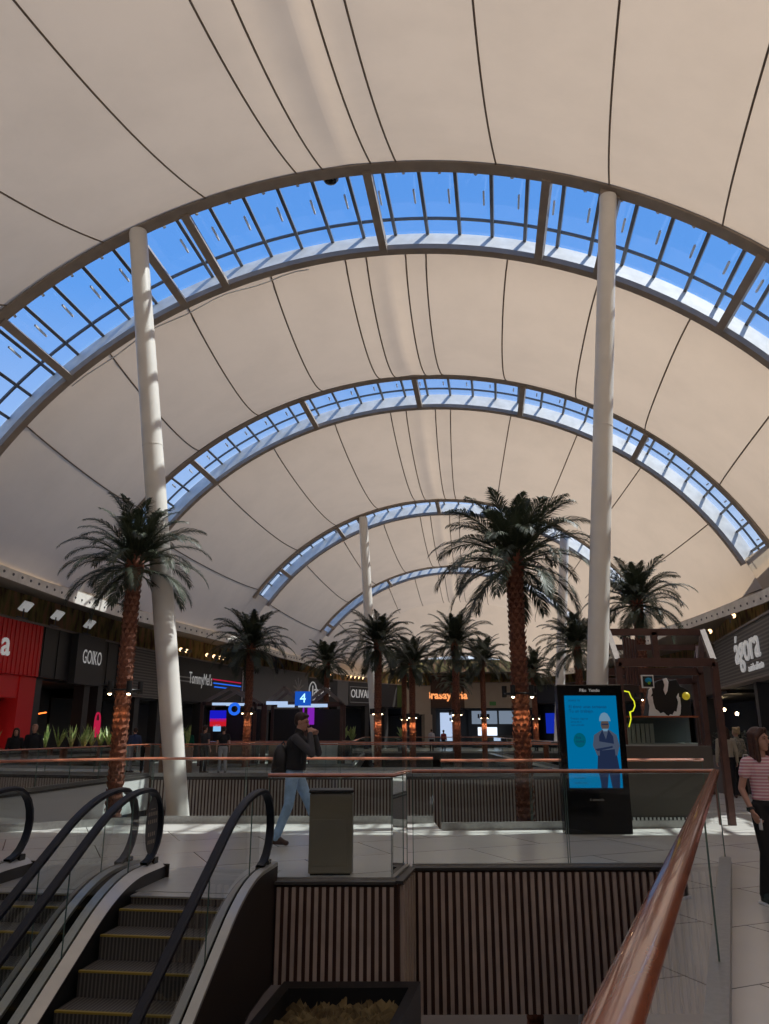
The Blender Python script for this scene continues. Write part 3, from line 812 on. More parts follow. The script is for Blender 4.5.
for k, (e0, Ln, dr) in enumerate(((84, 1.3, 34), (72, 1.75, 62), (56, 1.9, 85), (38, 1.95, 95), (18, 1.9, 95), (-8, 1.75, 78), (-35, 1.5, 55))):
    FR.append([frond_mesh('frond', R(e0 + j * 4), Ln * (1 + .05 * j), R(dr), k * 7 + j) for j in (0, 1)])
RINGS = [(0, 5), (1, 8), (2, 10), (3, 11), (4, 11), (5, 9), (6, 3)]
random.seed(11)
def trunk_mesh(h, r):
    b = MB(); n = 20; prof_ = []; k = 0; z = 0
    while z < h:
        prof_.append((r * (1.0 if k % 2 else .92), z)); z += .07; k += 1
    prof_ += [(r * 1.1, h), (r * .5, h + .15)]
    b.cm = 0; b.lathe(prof_, n=n)
    b.cm = 1; z = .1; row = 0; m = 9
    zs = max(.1, h - 7.5)
    z = zs
    while z < h:
        for j in range(m):
            a = 2 * PI * (j + .5 * (row % 2)) / m + random.uniform(-.08, .08); c, s = math.cos(a), math.sin(a)
            o = V3((c * r * .9, s * r * .9, z)); tn = V3((-s, c, 0)); Lr = random.uniform(.035, .085) * (r / .2)
            hh = random.uniform(.11, .15)
            b.add([o - tn * .07, o + tn * .07, o + V3((c, s, 0)) * .045 + tn * .05 + V3((0, 0, hh * .5)), o + V3((c, s, 0)) * .045 - tn * .05 + V3((0, 0, hh * .5)), o + V3((c, s, 0)) * Lr + V3((0, 0, hh))],
                  [(0, 1, 2, 3), (3, 2, 4), (0, 3, 4), (1, 4, 2), (0, 4, 1)])
        z += .115; row += 1
    me = bpy.data.meshes.new('trunk'); me.from_pydata(b.v, [], b.f); me.materials.append(M['trunk']); me.materials.append(M['boot'])
    for pl, i in zip(me.polygons, b.m): pl.material_index = i; pl.use_smooth = False
    return me
TM = {}
LBODY = {}
def palm(x, y, ztop, zbase, label, lean=(0, 0), lampz=2.25, r=.2, energy=30, scale=1.0, seed=0, up=False):
    random.seed(seed + 100)
    root = empty('palm_tree', (x, y, zbase), rz=random.uniform(0, 6), label=label, cat='palm tree', group='palm trees rising through the atriums')
    h = round((ztop - zbase) * 2) / 2
    if h not in TM: TM[h] = trunk_mesh(h, .2)
    t = bpy.data.objects.new('trunk', TM[h]); C.objects.link(t); t.parent = root; t.scale = (r / .2, r / .2, (ztop - zbase) / h)
    H0 = ztop - zbase
    # fibrous heart
    b = MB(); b.lathe([(r * 1.0, -.35), (r * 1.35, -.1), (r * 1.3, .12), (r * .8, .35), (r * .2, .5)], (0, 0, H0), 14); b.build('crown_heart', M['trunk'], root, smooth=True, local=True)
    for ri, cnt in RINGS:
        off = random.uniform(0, 6)
        for j in range(cnt):
            o = bpy.data.objects.new('frond', random.choice(FR[ri])); C.objects.link(o); o.parent = root
            a = off + 2 * PI * (j + random.uniform(-.25, .25)) / cnt
            k = random.uniform(.88, 1.1) * scale
            o.location = (math.cos(a) * r * .6, math.sin(a) * r * .6, H0 + .18 - ri * .05)
            o.rotation_euler = (random.uniform(-.25, .25), 0, a); o.scale = (k, k, k)
    # lamp ring
    zl = lampz - zbase
    if lampz:
        b = MB(); pts = [(math.cos(a) * (r + .16), math.sin(a) * (r + .16), zl + .05) for a in [2 * PI * k / 20 for k in range(21)]]
        b.tube(pts, .02, 6)
        for k in range(4):
            a = 2 * PI * k / 4; b.beam((math.cos(a) * r * .9, math.sin(a) * r * .9, zl + .05), (math.cos(a) * (r + .16), math.sin(a) * (r + .16), zl + .05), .03, .03)
        b.build('lamp_ring', M['black'], root, smooth=True, local=True)
        rzv = root.rotation_euler.z
        for k in range(5):
            a = -PI / 2 - rzv + (k - 0.5) * 1.25; c = V3((math.cos(a) * (r + .17), math.sin(a) * (r + .17), zl)); dd = V3((math.cos(a), math.sin(a), 0))
            b = MB(); b.tube([c + V3((0, 0, .22)), c + V3((0, 0, -.02))], .055, 10, up=(0, 1, 0)); hd = b.build('spotlight_head', M['black'], root, smooth=True, local=True)
            if k in (0, 1, 3):
                b = MB(); b.ball(c + V3((0, 0, -.03)), (.035, .035, .02), 8, 5); b.build('bulb', M['bulb'], hd, smooth=True, local=True)
        if energy:
            for k in (-.55, .6):
                a = -PI / 2 - rzv + k
                ld = LBODY.get(energy)
                if ld is None:
                    ld = bpy.data.lights.new('spotlight_lamp', 'SPOT'); ld.energy = energy; ld.color = (1, .60, .30); ld.spot_size = R(75); ld.spot_blend = .8; ld.shadow_soft_size = .03; LBODY[energy] = ld
                lo = bpy.data.objects.new('spotlight_lamp', ld); C.objects.link(lo); lo.parent = root
                lo.location = (math.cos(a) * (r + .27), math.sin(a) * (r + .27), zl - .06)
                lo.rotation_euler = V3((-math.cos(a) * .28, -math.sin(a) * .28, -1)).to_track_quat('-Z', 'Y').to_euler()
    return root
def pp(px, py, Y): return at(px, py, Y=Y)
PALMS = [
    (135, 566, 15.5, LOW, .14, 14, .77, 'palm tree in front of the white column on the left'),
    (514, 563, 17.0, LOW, .17, 25, 1.0, 'tallest nearest palm tree with a thick rusty trunk left of the totem'),
    (251, 648, 33.9, LOW, .155, 40, 1.0, 'palm tree directly behind the walking man with the backpack'),
    (327, 664, 50, 0, .155, 50, 1.0, 'small pale palm tree just left of the distant left column'),
    (378, 645, 35.5, LOW, .155, 50, 1.0, 'palm tree overlapping the distant left column'),
    (412, 664, 46, LOW, .17, 90, 1.0, 'palm tree with a brightly lit double trunk left of the orange restaurant sign'),
    (455, 645, 37.5, LOW, .155, 20, 1.0, 'dark palm tree in front of the orange lettered restaurant sign'),
    (482, 662, 47.5, LOW, .15, 90, 1.0, 'slim palm tree with a glowing trunk between the restaurant sign and the tallest palm'),
    (577, 648, 35.5, LOW, .155, 25, 1.0, 'palm tree half hidden behind the advertising totem'),
    (637, 604, 27, 0, .165, 0, 1.0, 'palm tree rising behind the timber kiosk on the right'),
    (533, 672, 50, LOW, .155, 60, .9, 'small distant palm tree seen just right of the tallest trunk'),
    (404, 668, 54, LOW, .155, 90, .95, 'farther palm tree beside the brightly lit one'),
    (454, 684, 62, 0, .2, 0, .8, 'tiniest farthest palm tree under the orange restaurant sign'),
]
for i, (px, py, Y, zb, r, en, scl, lab) in enumerate(PALMS):
    p = pp(px, py, Y)
    palm(p.x, p.y, p.z, zb, lab, r=r, energy=en, scale=scl, seed=i, lampz=2.3 if i != 9 else 2.6)

# ------------------------------------------------------------------ shopfronts
def shop(pa, pb, mat_band, label, z0=3.62, z1=5.6, depth=.35, side='left', below='black', pillars=(0,), name='shopfront', rec=3.2, recmat=None):
    a, b_ = fpt(pa), fpt(pb)
    t = (b_ - a); Ln = t.length; t.normalize(); n = V3((t.y, -t.x, 0))
    root = empty(name, a, label=label, cat='shopfront')
    def W_(x, y, z): return a + t * x + n * (y - depth) + V3((0, 0, z))
    rz = math.atan2(t.y, t.x)
    b = MB(); b.box(W_(Ln / 2, depth / 2 - .2, (z0 + z1) / 2), (Ln - .02, depth + .4, z1 - z0), rz); b.build('sign_band', mat_band, root)
    b = MB(); b.box(W_(Ln / 2, depth / 2 + .02, z1 + .04), (Ln, depth + .1, .08), rz); b.build('coping', M['timber_g'], root)
    b = MB(); b.box(W_(Ln / 2, -rec, z0 / 2), (Ln, .1, z0), rz); b.box(W_(Ln / 2, -rec / 2, z0 - .05), (Ln, rec, .1), rz); b.build('interior_wall', recmat or M[below], root)
    for x in pillars:
        b = MB(); b.box(W_(min(max(Ln * x, .25), Ln - .25), -.1, z0 / 2), (.5, .5, z0), rz); b.build('pillar', M['dark'], root)
    return root, W_, Ln, t, n, rz
def xs(a_px, b_px, px):  # distance along the unit for a bearing
    return (fpt(px) - fpt(a_px)).length
def ribs(root, W_, x0, x1, z0, z1, y, mat, per=.3, nm='ribs', wd=.06):
    b = MB(); k = x0
    t = (W_(1, 0, 0) - W_(0, 0, 0)); rz = math.atan2(t.y, t.x)
    while k < x1: b.box(W_(k, y, (z0 + z1) / 2), (wd, .06, z1 - z0), rz); k += per
    b.build(nm, mat, root)
# red
root, W_, Ln, t, n, rz = shop(-60, 41, M['red'], 'bright red corrugated shopfront cut off at the left edge', pillars=(), depth=.6)
ribs(root, W_, .1, Ln, 3.62, 5.6, .6, M['red'], .28)
b = MB(); b.box(W_(Ln * .93, .1, 1.8), (1.1, .7, 3.6), rz); b.build('red_pier', M['red'], root)
b = MB(); b.box(W_(Ln * .5, .15, 3.2), (Ln * .98, .5, .85), rz); b.build('red_lintel', M['red'], root)
xx = xs(-60, 41, -2)
b = MB(); b.box(W_(xx + .1, .0, 1.45), (2.2, .05, 2.7), rz); b.build('window_poster', M['white_panel'], root)
text('a', root, W_(xs(-60, 41, 3.0), .68, 4.65), t, 1.3, M['letter'], bold=.02)
# GOIKO
root, W_, Ln, t, n, rz = shop(41, 122, M['black'], 'black panelled burger restaurant front between the red shop and grey louvres', pillars=(.06, .62, .80))
ribs(root, W_, .1, Ln, 3.62, 5.6, .36, M['dark'], 1.1, wd=.03)
xa, xb = xs(41, 122, 70), xs(41, 122, 97)
b = MB(); b.box(W_((xa + xb) / 2, .5, 4.55), (xb - xa, .3, 2.1), rz); b.build('sign_panel', M['dark'], root)
text('GOIKO', root, W_((xa + xb) / 2 + .1, .68, 4.65), t, .85, M['letter'], sx=.62, bold=.0, ext=.004)
for k, (px, py) in enumerate(((47, 721), (66, 717), (80, 718))):
    x = xs(41, 122, px); b = MB(); b.beam(W_(x - .5, -2.0, 2.0 + .05 * k), W_(x + .8, -1.4, 2.35), .05, .05); b.build('orange_tube_light', M['orange'], root)
x = xs(41, 122, 106); b = MB(); b.box(W_(x, .2, 1.65), (.55, .05, .75), rz); b.tube([W_(x + .22 * math.cos(a), .2, 2.02 + .34 * math.sin(a)) for a in [PI * k / 10 for k in range(11)]], .04, 6, up=tuple(n)); b.build('padlock_sign', M['pinkneon'], root)
# grey louvres
root, W_, Ln, t, n, rz = shop(122, 165, M['louver'], 'grey louvred shopfront right of the burger restaurant', z0=3.2, pillars=(.5,))
# Tommy
root, W_, Ln, t, n, rz = shop(165, 244, M['black'], 'black american diner front with red and blue stripes', z0=3.2, pillars=(0, .5, 1))
text("TommyMel's", root, W_(xs(165, 244, 200.5), .4, 4.5), t, .95, M['letter'], sx=.62, bold=.0, ext=.004)
for dz, mt, c0_, c1_ in ((.22, M['pinkneon'], 213, 242), (0, M['blueneon'], 214, 242), (-.22, M['blueneon'], 215, 242), (.12, M['letter_dim'], 178, 192), (-.1, M['letter_dim'], 178, 192)):
    b = MB(); b.box(W_((xs(165, 244, c0_) + xs(165, 244, c1_)) / 2, .38, 4.4 + dz), (xs(165, 244, c1_) - xs(165, 244, c0_), .03, .07), rz); b.build('neon_stripe', mt, root)
b = MB(); b.box(W_(Ln - .1, .4, 4.4), (.08, .05, 2.2), rz); b.build('white_edge_strip', M['white'], root)
# dark units
navy = pbr('navy_panel', (.012, .018, .035), .5)
root, W_, Ln, t, n, rz = shop(244, 254, navy, 'narrow navy shopfront right of the diner', z0=3.2, pillars=())
root, W_, Ln, t, n, rz = shop(254, 309, M['grey'], 'mid grey shopfront with a faint leaf emblem', z0=3.0, z1=5.9, pillars=(.3, .7))
b = MB(); c = W_(Ln * .8, .37, 4.6)
for k in range(7):
    a = R(200 - k * 35); b.beam(c, c + t * math.cos(a) * .9 + V3((0, 0, math.sin(a) * .9)), .05, .12)
b.build('leaf_emblem', M['letter_dim'], root)
root, W_, Ln, t, n, rz = shop(309, 338, M['black'], 'black shopfront with small white script lettering behind the small pale palm', pillars=(.5,))
text('Javerli', root, W_(Ln * .42, .4, 4.6), t, 1.1, M['letter'], bold=.0)
b = MB(); b.tube([W_(Ln * .14 + .5 * math.cos(a), .4, 4.6 + .7 * math.sin(a)) for a in [2 * PI * k / 16 for k in range(17)]], .05, 5, up=tuple(n)); b.build('ring_emblem', M['letter'], root)
root, W_, Ln, t, n, rz = shop(338, 349, M['grey'], 'narrow grey shopfront left of the white framed sign', pillars=(.3,))
root, W_, Ln, t, n, rz = shop(349, 397, M['dark'], 'charcoal shopfront with a white framed sign behind the distant left column', pillars=(.4, .8))
text('OLIVANA', root, W_(Ln * .28, .42, 4.6), t, 1.0, M['letter'], sx=.75, bold=.0)
b = MB()
for (p, q) in (((.02, 3.9), (.6, 3.9)), ((.6, 3.9), (.6, 5.2)), ((.6, 5.2), (.02, 5.2)), ((.02, 5.2), (.02, 3.9))): b.beam(W_(Ln * p[0], .4, p[1]), W_(Ln * q[0], .4, q[1]), .05, .07)
b.build('sign_frame', M['letter_dim'], root)
root, W_, Ln, t, n, rz = shop(397, 405, pbr('moss_green', (.06, .09, .02), .7), 'narrow moss green shopfront', pillars=())
root, W_, Ln, t, n, rz = shop(405, 430, M['beige'], 'plain beige shopfront left of the orange lettered restaurant', z0=3.0, pillars=())
b = MB(); b.box(W_(Ln * .9, .1, 1.5), (.9, .5, 3), rz); b.build('beige_pier', M['beige'], root)
root, W_, Ln, t, n, rz = shop(430, 463, M['brown'], 'chocolate brown restaurant front with orange lettering', z1=6.6, pillars=(.05,))
text("Brasayleña", root, W_(Ln * .46, .42, 4.75), t, .95, emis('orange_letter', (1, .35, .12), 1.1), bold=.03)
b = MB(); b.box(W_(Ln * .62, -1, 1.9), (1.9, .05, 2.6), rz); b.build('lit_window', emis('cool_window', (.5, .62, .85), .9), root)
root, W_, Ln, t, n, rz = shop(463, 530, M['beige'], 'beige food court front with a lit white menu screen', z0=3.6, z1=5.9, pillars=())
b = MB(); b.box(W_(Ln * .28, -.5, 2.75), (2.4, .05, 1.2), rz); b.box(W_(Ln * .7, -.5, 2.75), (2.6, .05, 1.2), rz); b.build('transom_window', emis('dim_window', (.16, .20, .26), 1), root)
b = MB(); b.box(W_(Ln * .32, -.45, 1.45), (1.8, .05, .8), rz); b.build('menu_screen', emis('menu_white', (.75, .85, 1), 1.4), root)
b = MB(); b.box(W_(Ln * .5, .05, .55), (Ln * .8, .5, 1.1), rz); b.build('counter', M['dark'], root)
b = MB(); b.box(W_(Ln * .42, .38, 4.0), (.6, .05, .35), rz); b.build('exit_sign', pbr('green_sign', (.05, .2, .06), .5), root)
root, W_, Ln, t, n, rz = shop(530, 562, navy, 'navy shopfront with blue lit screens right of the food court', z0=4.0, pillars=())
b = MB(); b.box(W_(Ln * .45, -.4, 2.2), (1.6, .05, 1.8), rz); b.build('blue_screen', emis('deep_blue', (.005, .02, .35), 1), root)
root, W_, Ln, t, n, rz = shop(562, 640, M['brown'], 'brown shopfront behind the partly hidden palm', z0=3.8, pillars=(.3,))
root, W_, Ln, t, n, rz = shop(640, 690, M['dark'], 'charcoal shopfront seen through the timber kiosk', z0=3.4, pillars=(.2, .6))
root, W_, Ln, t, n, rz = shop(690, 714.5, M['brown'], 'brown shopfront just beyond the large lettered sign', z0=3.4, pillars=(.3,))
for k in range(2):
    b = MB(); b.ball(W_(Ln * (.3 + .4 * k), -.8, 2.7 - .3 * k), .09, 8, 6); b.build('ceiling_lamp', M['bulb'], root)
# agora
root, W_, Ln, t, n, rz = shop(714.5, 800, M['louver'], 'taupe ribbed shopfront with big white lettering at the right edge', z0=3.55, z1=5.62, pillars=(.42, .9), depth=.5)
b = MB(); b.box(W_(.03, .3, 4.7), (.08, .65, 2.15), rz); b.box(W_(Ln / 2, .3, 3.52), (Ln, .62, .08), rz); b.build('pale_frame', M['timber_g'], root)
xl = xs(714.5, 800, 747)
text('ágora', root, W_(xl, .56, 4.80), t, 1.75, M['letter'], sx=1.12, bold=.0, ext=.03)
text('a cielo abierto', root, W_(xs(714.5, 800, 755), .58, 3.95), t, .42, M['letter'], bold=.0)
for px_ in (760,): 
    b = MB(); b.ball(W_(xs(714.5, 800, px_), -1.0, 3.2), .09, 8, 6); b.build('ceiling_lamp', emis('violet_lamp', (.8, .75, 1), 6), root)
# small spotlights on top of the bands
def flood(px, y_off, z, label, on=False, big=True, group='floodlights above the shopfronts'):
    a, c = fpt(px - 2), fpt(px + 2); t = (c - a).normalized(); n = V3((t.y, -t.x, 0)); p = fpt(px) + n * (.25 + y_off) + V3((0, 0, z))
    root = empty('floodlight', p, label=label, cat='light', group=group)
    s = 1 if big else .6
    b = MB(); b.beam(p, p + V3((0, 0, .35 * s)), .04, .04); b.beam(p - t * .4 * s, p + t * .3 * s, .05, .05); b.build('bracket', M['grey'], root)
    rot = Matrix.Rotation(math.atan2(t.y, t.x), 4, 'Z') @ Matrix.Rotation(R(40), 4, 'X')
    b = MB(); b.box(p + V3((0, 0, .45 * s)) + t * .12, (.55 * s, .10 * s, .4 * s), mat=rot); b.build('lamp_body', M['letter'] if not on else M['bulb'], root)  # the white body's faint glow stands in for sunlight falling on it
for px, lab in ((12, 'white floodlight on top of the red shopfront'), (46, 'left of two floodlights above the burger restaurant'), (80, 'right of two floodlights above the burger restaurant')): flood(px, 0, 5.68, lab)
wb = emis('spot_warm', (1, .62, .3), 3.5)
def spotlet(px, z, label, group='small spotlights along the shop roofs'):
    a, c = fpt(px - 1), fpt(px + 1); t = (c - a).normalized(); n = V3((t.y, -t.x, 0)); p = fpt(px) + n * .3 + V3((0, 0, z))
    root = empty('roof_spotlight', p, label=label, cat='light', group=group)
    b = MB(); b.beam(p, p + V3((0, 0, .25)), .05, .05); b.tube([p + V3((0, 0, .25)) - n * .12, p + V3((0, 0, .3)) + n * .14], .1, 8, up=(0, 0, 1)); b.build('lamp_body', M['timber_g'], root)
    b = MB(); b.ball(p + V3((0, 0, .3)) - n * .14, .11, 8, 5); b.build('bulb', wb, root)
for px in (178, 184, 205, 212, 218, 222): spotlet(px, 5.7, 'small warm spotlight above the diner front')
for px in (322, 330, 346, 350, 354, 358, 362, 398, 402, 407, 415, 420): spotlet(px, 5.7, 'small warm spotlight above the distant shops near the middle palms')
for px, lab in ((716, 'warm spotlight at the far corner of the large lettered sign'), (742, 'warm spotlight on top of the large lettered sign')): spotlet(px, 5.9, lab, group=None)

# ------------------------------------------------------------------ timber kiosk right
def kiosk():
    root = empty('timber_kiosk', (5.6, 15.5, 0), label='dark timber house-frame ice cream kiosk right of the totem', cat='kiosk')
    th = .11
    EA_L, EA_R = at(618, 661, z=2.8), at(715, 661, z=2.8)
    Yf = 14.4
    EA_L = V3((4.30, Yf, 2.80)); EA_R = V3((6.07, Yf, 2.80))
    R1L, R1R = V3((4.50, 15.6, 3.5)), V3((6.42, 15.6, 3.5))
    EB_L, EB_R = V3((4.74, 16.8, 2.8)), V3((6.76, 16.8, 2.8))
    R2L, R2R = V3((5.15, 18.6, 3.5)), V3((7.5, 18.6, 3.5))
    EC_L, EC_R = V3((5.4, 20.2, 2.8)), V3((7.95, 20.2, 2.8))
    def bm(a, b_, nm, mt='timber', w_=th, h_=th):
        b = MB(); b.beam(a, b_, w_, h_); b.build(nm, M[mt], root)
    for a, b_ in ((EA_L, EA_R), (EB_L, EB_R), (EC_L, EC_R)): bm(a, b_, 'eaves_beam', h_=.15)
    for a, b_ in ((R1L, R1R), (R2L, R2R)): bm(a, b_, 'ridge_beam', h_=.13)
    for a, b_ in ((EA_L, R1L), (EA_R, R1R)): bm(a, b_, 'rafter', 'timber_g', w_=.1, h_=.14)
    for a, b_ in ((R1L, EB_L), (R1R, EB_R), (EB_L, R2L), (EB_R, R2R), (R2L, EC_L), (R2R, EC_R)): bm(a, b_, 'rafter', w_=.1, h_=.12)
    dn = V3((0, 0, 0))
    for p in (EA_R, EB_R, EC_R, EB_L, EC_L):
        bm(p, V3((p.x, p.y, .0)), 'post')
    bm(V3((4.30, Yf, 2.8)), V3((4.30, Yf, 1.35)), 'post')
    # inner louvre panel and sub beams
    mid = R1L.lerp(R1R, .48)
    for k in range(5): bm(mid + V3((-.45 + .09 * k, .5 + .1 * k, -.05)), mid + V3((-.45 + .09 * k, .5 + .1 * k, -1.0)), 'louvre', w_=.04, h_=.1)
    bm(mid, mid + V3((.02, 0, -.55)), 'hanger')
    # counter
    b = MB(); b.bx(4.0, 5.95, 14.62, 14.72, .12, 1.32); b.build('counter_front', pbr('counter_taupe', (.085, .07, .06), .6), root)
    b = MB(); b.bx(4.0, 5.95, 14.74, 15.5, .12, 1.0); b.build('counter_body', M['dark'], root)
    b = MB(); b.bx(4.0, 5.95, 14.60, 14.66, .0, .12)
    b.build('plinth', M['black'], root)
    b = MB()
    for k in range(26): b.bx(4.05 + .072 * k, 4.085 + .072 * k, 14.585, 14.60, .02, .11)
    b.build('plinth_grille', M['white'], root)
    b = MB(); b.bx(4.3, 6.0, 15.2, 15.75, 1.86 - .03, 1.86); b.build('display_top', M['copper'], root)
    b = MB(); b.bx(4.3, 6.0, 15.2, 15.21, 1.35, 1.83); b.build('display_glass', M['glass'], root)
    b = MB(); b.bx(4.3, 6.0, 15.7, 15.75, 1.3, 1.83); b.build('display_back', pbr('teal_back', (.14, .18, .20), .4), root)
    b = MB(); b.bx(4.35, 5.95, 15.25, 15.65, 1.30, 1.36); b.build('display_shelf', M['white_panel'], root)
    for k in range(6): bm(V3((4.75 + .09 * k, 15.55, 1.36)), V3((4.75 + .09 * k, 15.55, 1.72)), 'menu_card', 'white_panel', w_=.07, h_=.02)
    return root
kiosk()
# cow cut-out
cwp = at(668, 718, Y=16.2)
cw = empty('cow_figure', cwp, label='black and white cow figure hanging in the timber kiosk', cat='figurine')
def pxp(px, py, Y=16.2): q = at(px, py, Y=Y); return (q.x, q.z)
def cplate(poly, th, y, nm, mt, par):
    m = MB(); m.plate([V3((x, y, z)) for x, z in poly], th, (0, 1, 0)); return m.build(nm, mt, par, bevel=.01)
out = [(648, 716), (650, 700), (652, 686), (657, 681), (664, 679), (671, 680), (676, 679), (680, 686), (688, 690), (691, 703), (692, 716), (686, 721), (668, 719), (655, 720)]
cplate([pxp(*p) for p in out], .30, 16.2, 'body', M['black'], cw)
cplate([pxp(*p) for p in ((648, 716), (649, 706), (650, 697), (652, 696), (653, 703), (655, 709), (658, 711), (660, 713.5), (663, 712), (666, 715), (668, 716), (670, 714), (672, 715), (674, 711), (676, 712), (677.5, 704), (678, 697), (679.5, 697), (680.5, 706), (680, 714), (677, 718), (668, 719), (655, 718.5))], .03, 16.16, 'white_belly_patch', M['white'], cw)
cplate([pxp(*p) for p in ((662, 679), (666, 678), (668, 682), (667, 691), (665, 695), (663, 690), (664, 685))], .03, 16.16, 'white_blaze', M['white'], cw)
cplate([pxp(*p) for p in ((648, 690), (651, 687), (652, 693), (650, 697), (652, 703), (649, 706), (647, 698))], .03, 16.16, 'white_ear_patch', M['white'], cw)
cplate([pxp(*p) for p in ((676, 697), (678, 693), (679, 700), (678, 703))], .03, 16.16, 'white_side_patch', M['white'], cw)
q = at(647.5, 681.5, Y=15.4)
sg = empty('square_badge', q, label='small square white-edged badge with a blue and green swirl beside the cow', cat='sign')
b = MB(); b.box(q, (.24, .03, .25)); b.build('white_border', M['white'], sg)
b = MB(); b.box(q + V3((0, -.02, .0)), (.19, .01, .20)); b.build('black_field', M['black'], sg)
b = MB(); b.ball(q + V3((.01, -.03, .02)), (.07, .006, .05), 12, 6); b.build('blue_swirl', pbr('cyan', (.0, .25, .45), .4), sg)
b = MB(); b.ball(q + V3((.02, -.035, -.03)), (.03, .006, .03), 12, 6); b.build('green_leaf', pbr('lime', (.2, .4, .03), .4), sg)
b = MB(); pts = [at(x_, y_, Y=14.9) for x_, y_ in ((624, 691), (629, 692), (631, 697), (634, 701), (635, 706), (633, 711), (630, 712), (631, 719), (629, 727))]
b.tube(pts, .011, 6, up=(0, 1, 0)); tag(b.build('neon_sign', M['yneon'], None, smooth=True), 'yellow neon cone outline just right of the totem', 'sign')
q = at(686, 696, Y=16.0); b = MB(); b.ball(q, (.08, .06, .08), 12, 8); tag(b.build('hanging_lantern', pbr('yellow_plastic', (.5, .4, .02), .4, emit=(1, .8, .05), estr=.15), None, smooth=True), 'small yellow lantern right of the cow figure', 'lantern')
# planter hedge at right behind the women
q = at(750, 745, Y=21)
hp = empty('hedge_planter', (q.x + .6, 21.5, 0), label='dark leafy hedge in a grey trough behind the woman in stripes', cat='planter')
b = MB(); b.bx(-1.3, 2.6, -.3, .3, 0, .95); b.build('trough', pbr('trough_grey', (.12, .1, .09), .7), hp, local=True, bevel=.02)
b = MB(); random.seed(5)
for k in range(3000):
    p = V3((random.uniform(-1.3, 2.6), random.uniform(-.35, .35), .95 + random.random() ** .7 * .6)); a = random.uniform(0, 6.28); d = V3((math.cos(a), math.sin(a), random.uniform(-.3, .8))).normalized() * .09; s_ = d.cross(V3((0, 0, 1))).normalized() * .025
    b.add([p, p + d * .5 + s_, p + d, p + d * .5 - s_], [(0, 1, 2, 3)])
tag(b.build('foliage', pbr('hedge_leaf', (.02, .04, .015), .5), hp, local=True), kind='stuff')

# ------------------------------------------------------------------ left pavilions
def pavilion(x0, x1, Y, ngab, label):
    root = empty('timber_pavilion', ((x0 + x1) / 2, Y, 0), label=label, cat='kiosk')
    def bm(a, b_, nm, mt='timber_g', w_=.14, h_=.14):
        b = MB(); b.beam(a, b_, w_, h_); b.build(nm, M[mt], root)
    st = (x1 - x0) / ngab
    for k in range(ngab):
        a = x0 + st * k + st * .06; c = x0 + st * (k + 1) - st * .06; m_ = (a + c) / 2
        for dy in (0, 2.4):
            bm((a, Y + dy, 0), (a, Y + dy, 2.8), 'post', 'timber'); bm((c, Y + dy, 0), (c, Y + dy, 2.8), 'post', 'timber')
            bm((a, Y + dy, 2.8), (m_, Y + dy, 3.5), 'rafter'); bm((c, Y + dy, 2.8), (m_, Y + dy, 3.5), 'rafter'); bm((a, Y + dy, 2.8), (c, Y + dy, 2.8), 'tie_beam', 'timber')
        bm((m_, Y, 3.5), (m_, Y + 2.4, 3.5), 'ridge_beam', 'timber')
        b = MB(); b.bx(a + .2, c - .2, Y + .1, Y + .7, 0, 1.05); b.build('counter', M['white_panel'] if k else M['planter'], root)
        b = MB(); b.bx(a + .1, c - .1, Y + .05, Y + .8, 1.05, 1.1); b.build('counter_top', M['timber'], root)
        b = MB(); b.bx(a + .1, c - .1, Y + 2.2, Y + 2.3, 0, 2.6); b.build('back_panel', M['black'] , root)
    return root
pA = pavilion(at(203, 700, Y=38).x, at(262, 700, Y=38).x, 37.2, 1, 'timber pavilion with a red and blue poster near the two chatting men')
pB = pavilion(at(266, 700, Y=38).x, at(345, 700, Y=38).x, 37.2, 2, 'timber pavilion with two gables behind the walking man')
def litpanel(px, py, w_, h_, Y, mat, name, label, cat='sign', par=None):
    p = at(px, py, Y=Y); b = MB(); b.box(p, (w_, .05, h_)); o = b.build(name, mat, par)
    if par is None: tag(o, label, cat)
    return o
litpanel(218, 716, .75, .5, 37.0, emis('poster_blue', (.01, .01, .5), 1), 'poster_upper', '', par=pA)
litpanel(218, 722.5, .75, .35, 37.0, emis('poster_red', (.5, .01, .02), 1), 'poster_lower', '', par=pA)
litpanel(217, 728, .35, .3, 37.0, emis('poster_cyan', (.25, .5, .8), 1), 'ticket_screen', '', par=pA)
litpanel(224, 704, 1.1, .12, 37.0, emis('strip_light', (.45, .6, .85), .9), 'strip_light', '', par=pA)
litpanel(238, 704.5, 1.1, .12, 37.0, MATS['strip_light'], 'strip_light', '', par=pA)
p = at(234.5, 709, Y=36.9); b = MB(); b.tube([p + V3((.22 * math.cos(a), 0, .22 * math.sin(a))) for a in [2 * PI * k / 16 for k in range(17)]], .07, 6, up=(0, 1, 0)); b.build('ring_sign', M['blueneon'], pA, smooth=True)
litpanel(277, 703, 1.0, .15, 37.0, MATS['strip_light'], 'strip_light', '', par=pB)
litpanel(286, 706, .8, .12, 37.0, MATS['strip_light'], 'strip_light', '', par=pB)
litpanel(303, 698.5, .75, .65, 36.95, emis('blue_box', (.01, .08, .45), 1), 'blue_sign_box', '', par=pB)
text('4', pB, at(303, 698.5, Y=36.9), (1, 0, 0), .6, emis('cyan_letter', (.4, .8, 1), 1.5), ext=.01)
litpanel(309, 706, 1.0, .12, 37.0, MATS['strip_light'], 'strip_light', '', par=pB)
litpanel(319, 705.5, .8, .15, 37.0, MATS['strip_light'], 'strip_light', '', par=pB)
litpanel(308, 716, .6, .8, 38.4, emis('violet_panel', (.25, .02, .5), .8), 'violet_panel', '', par=pB)
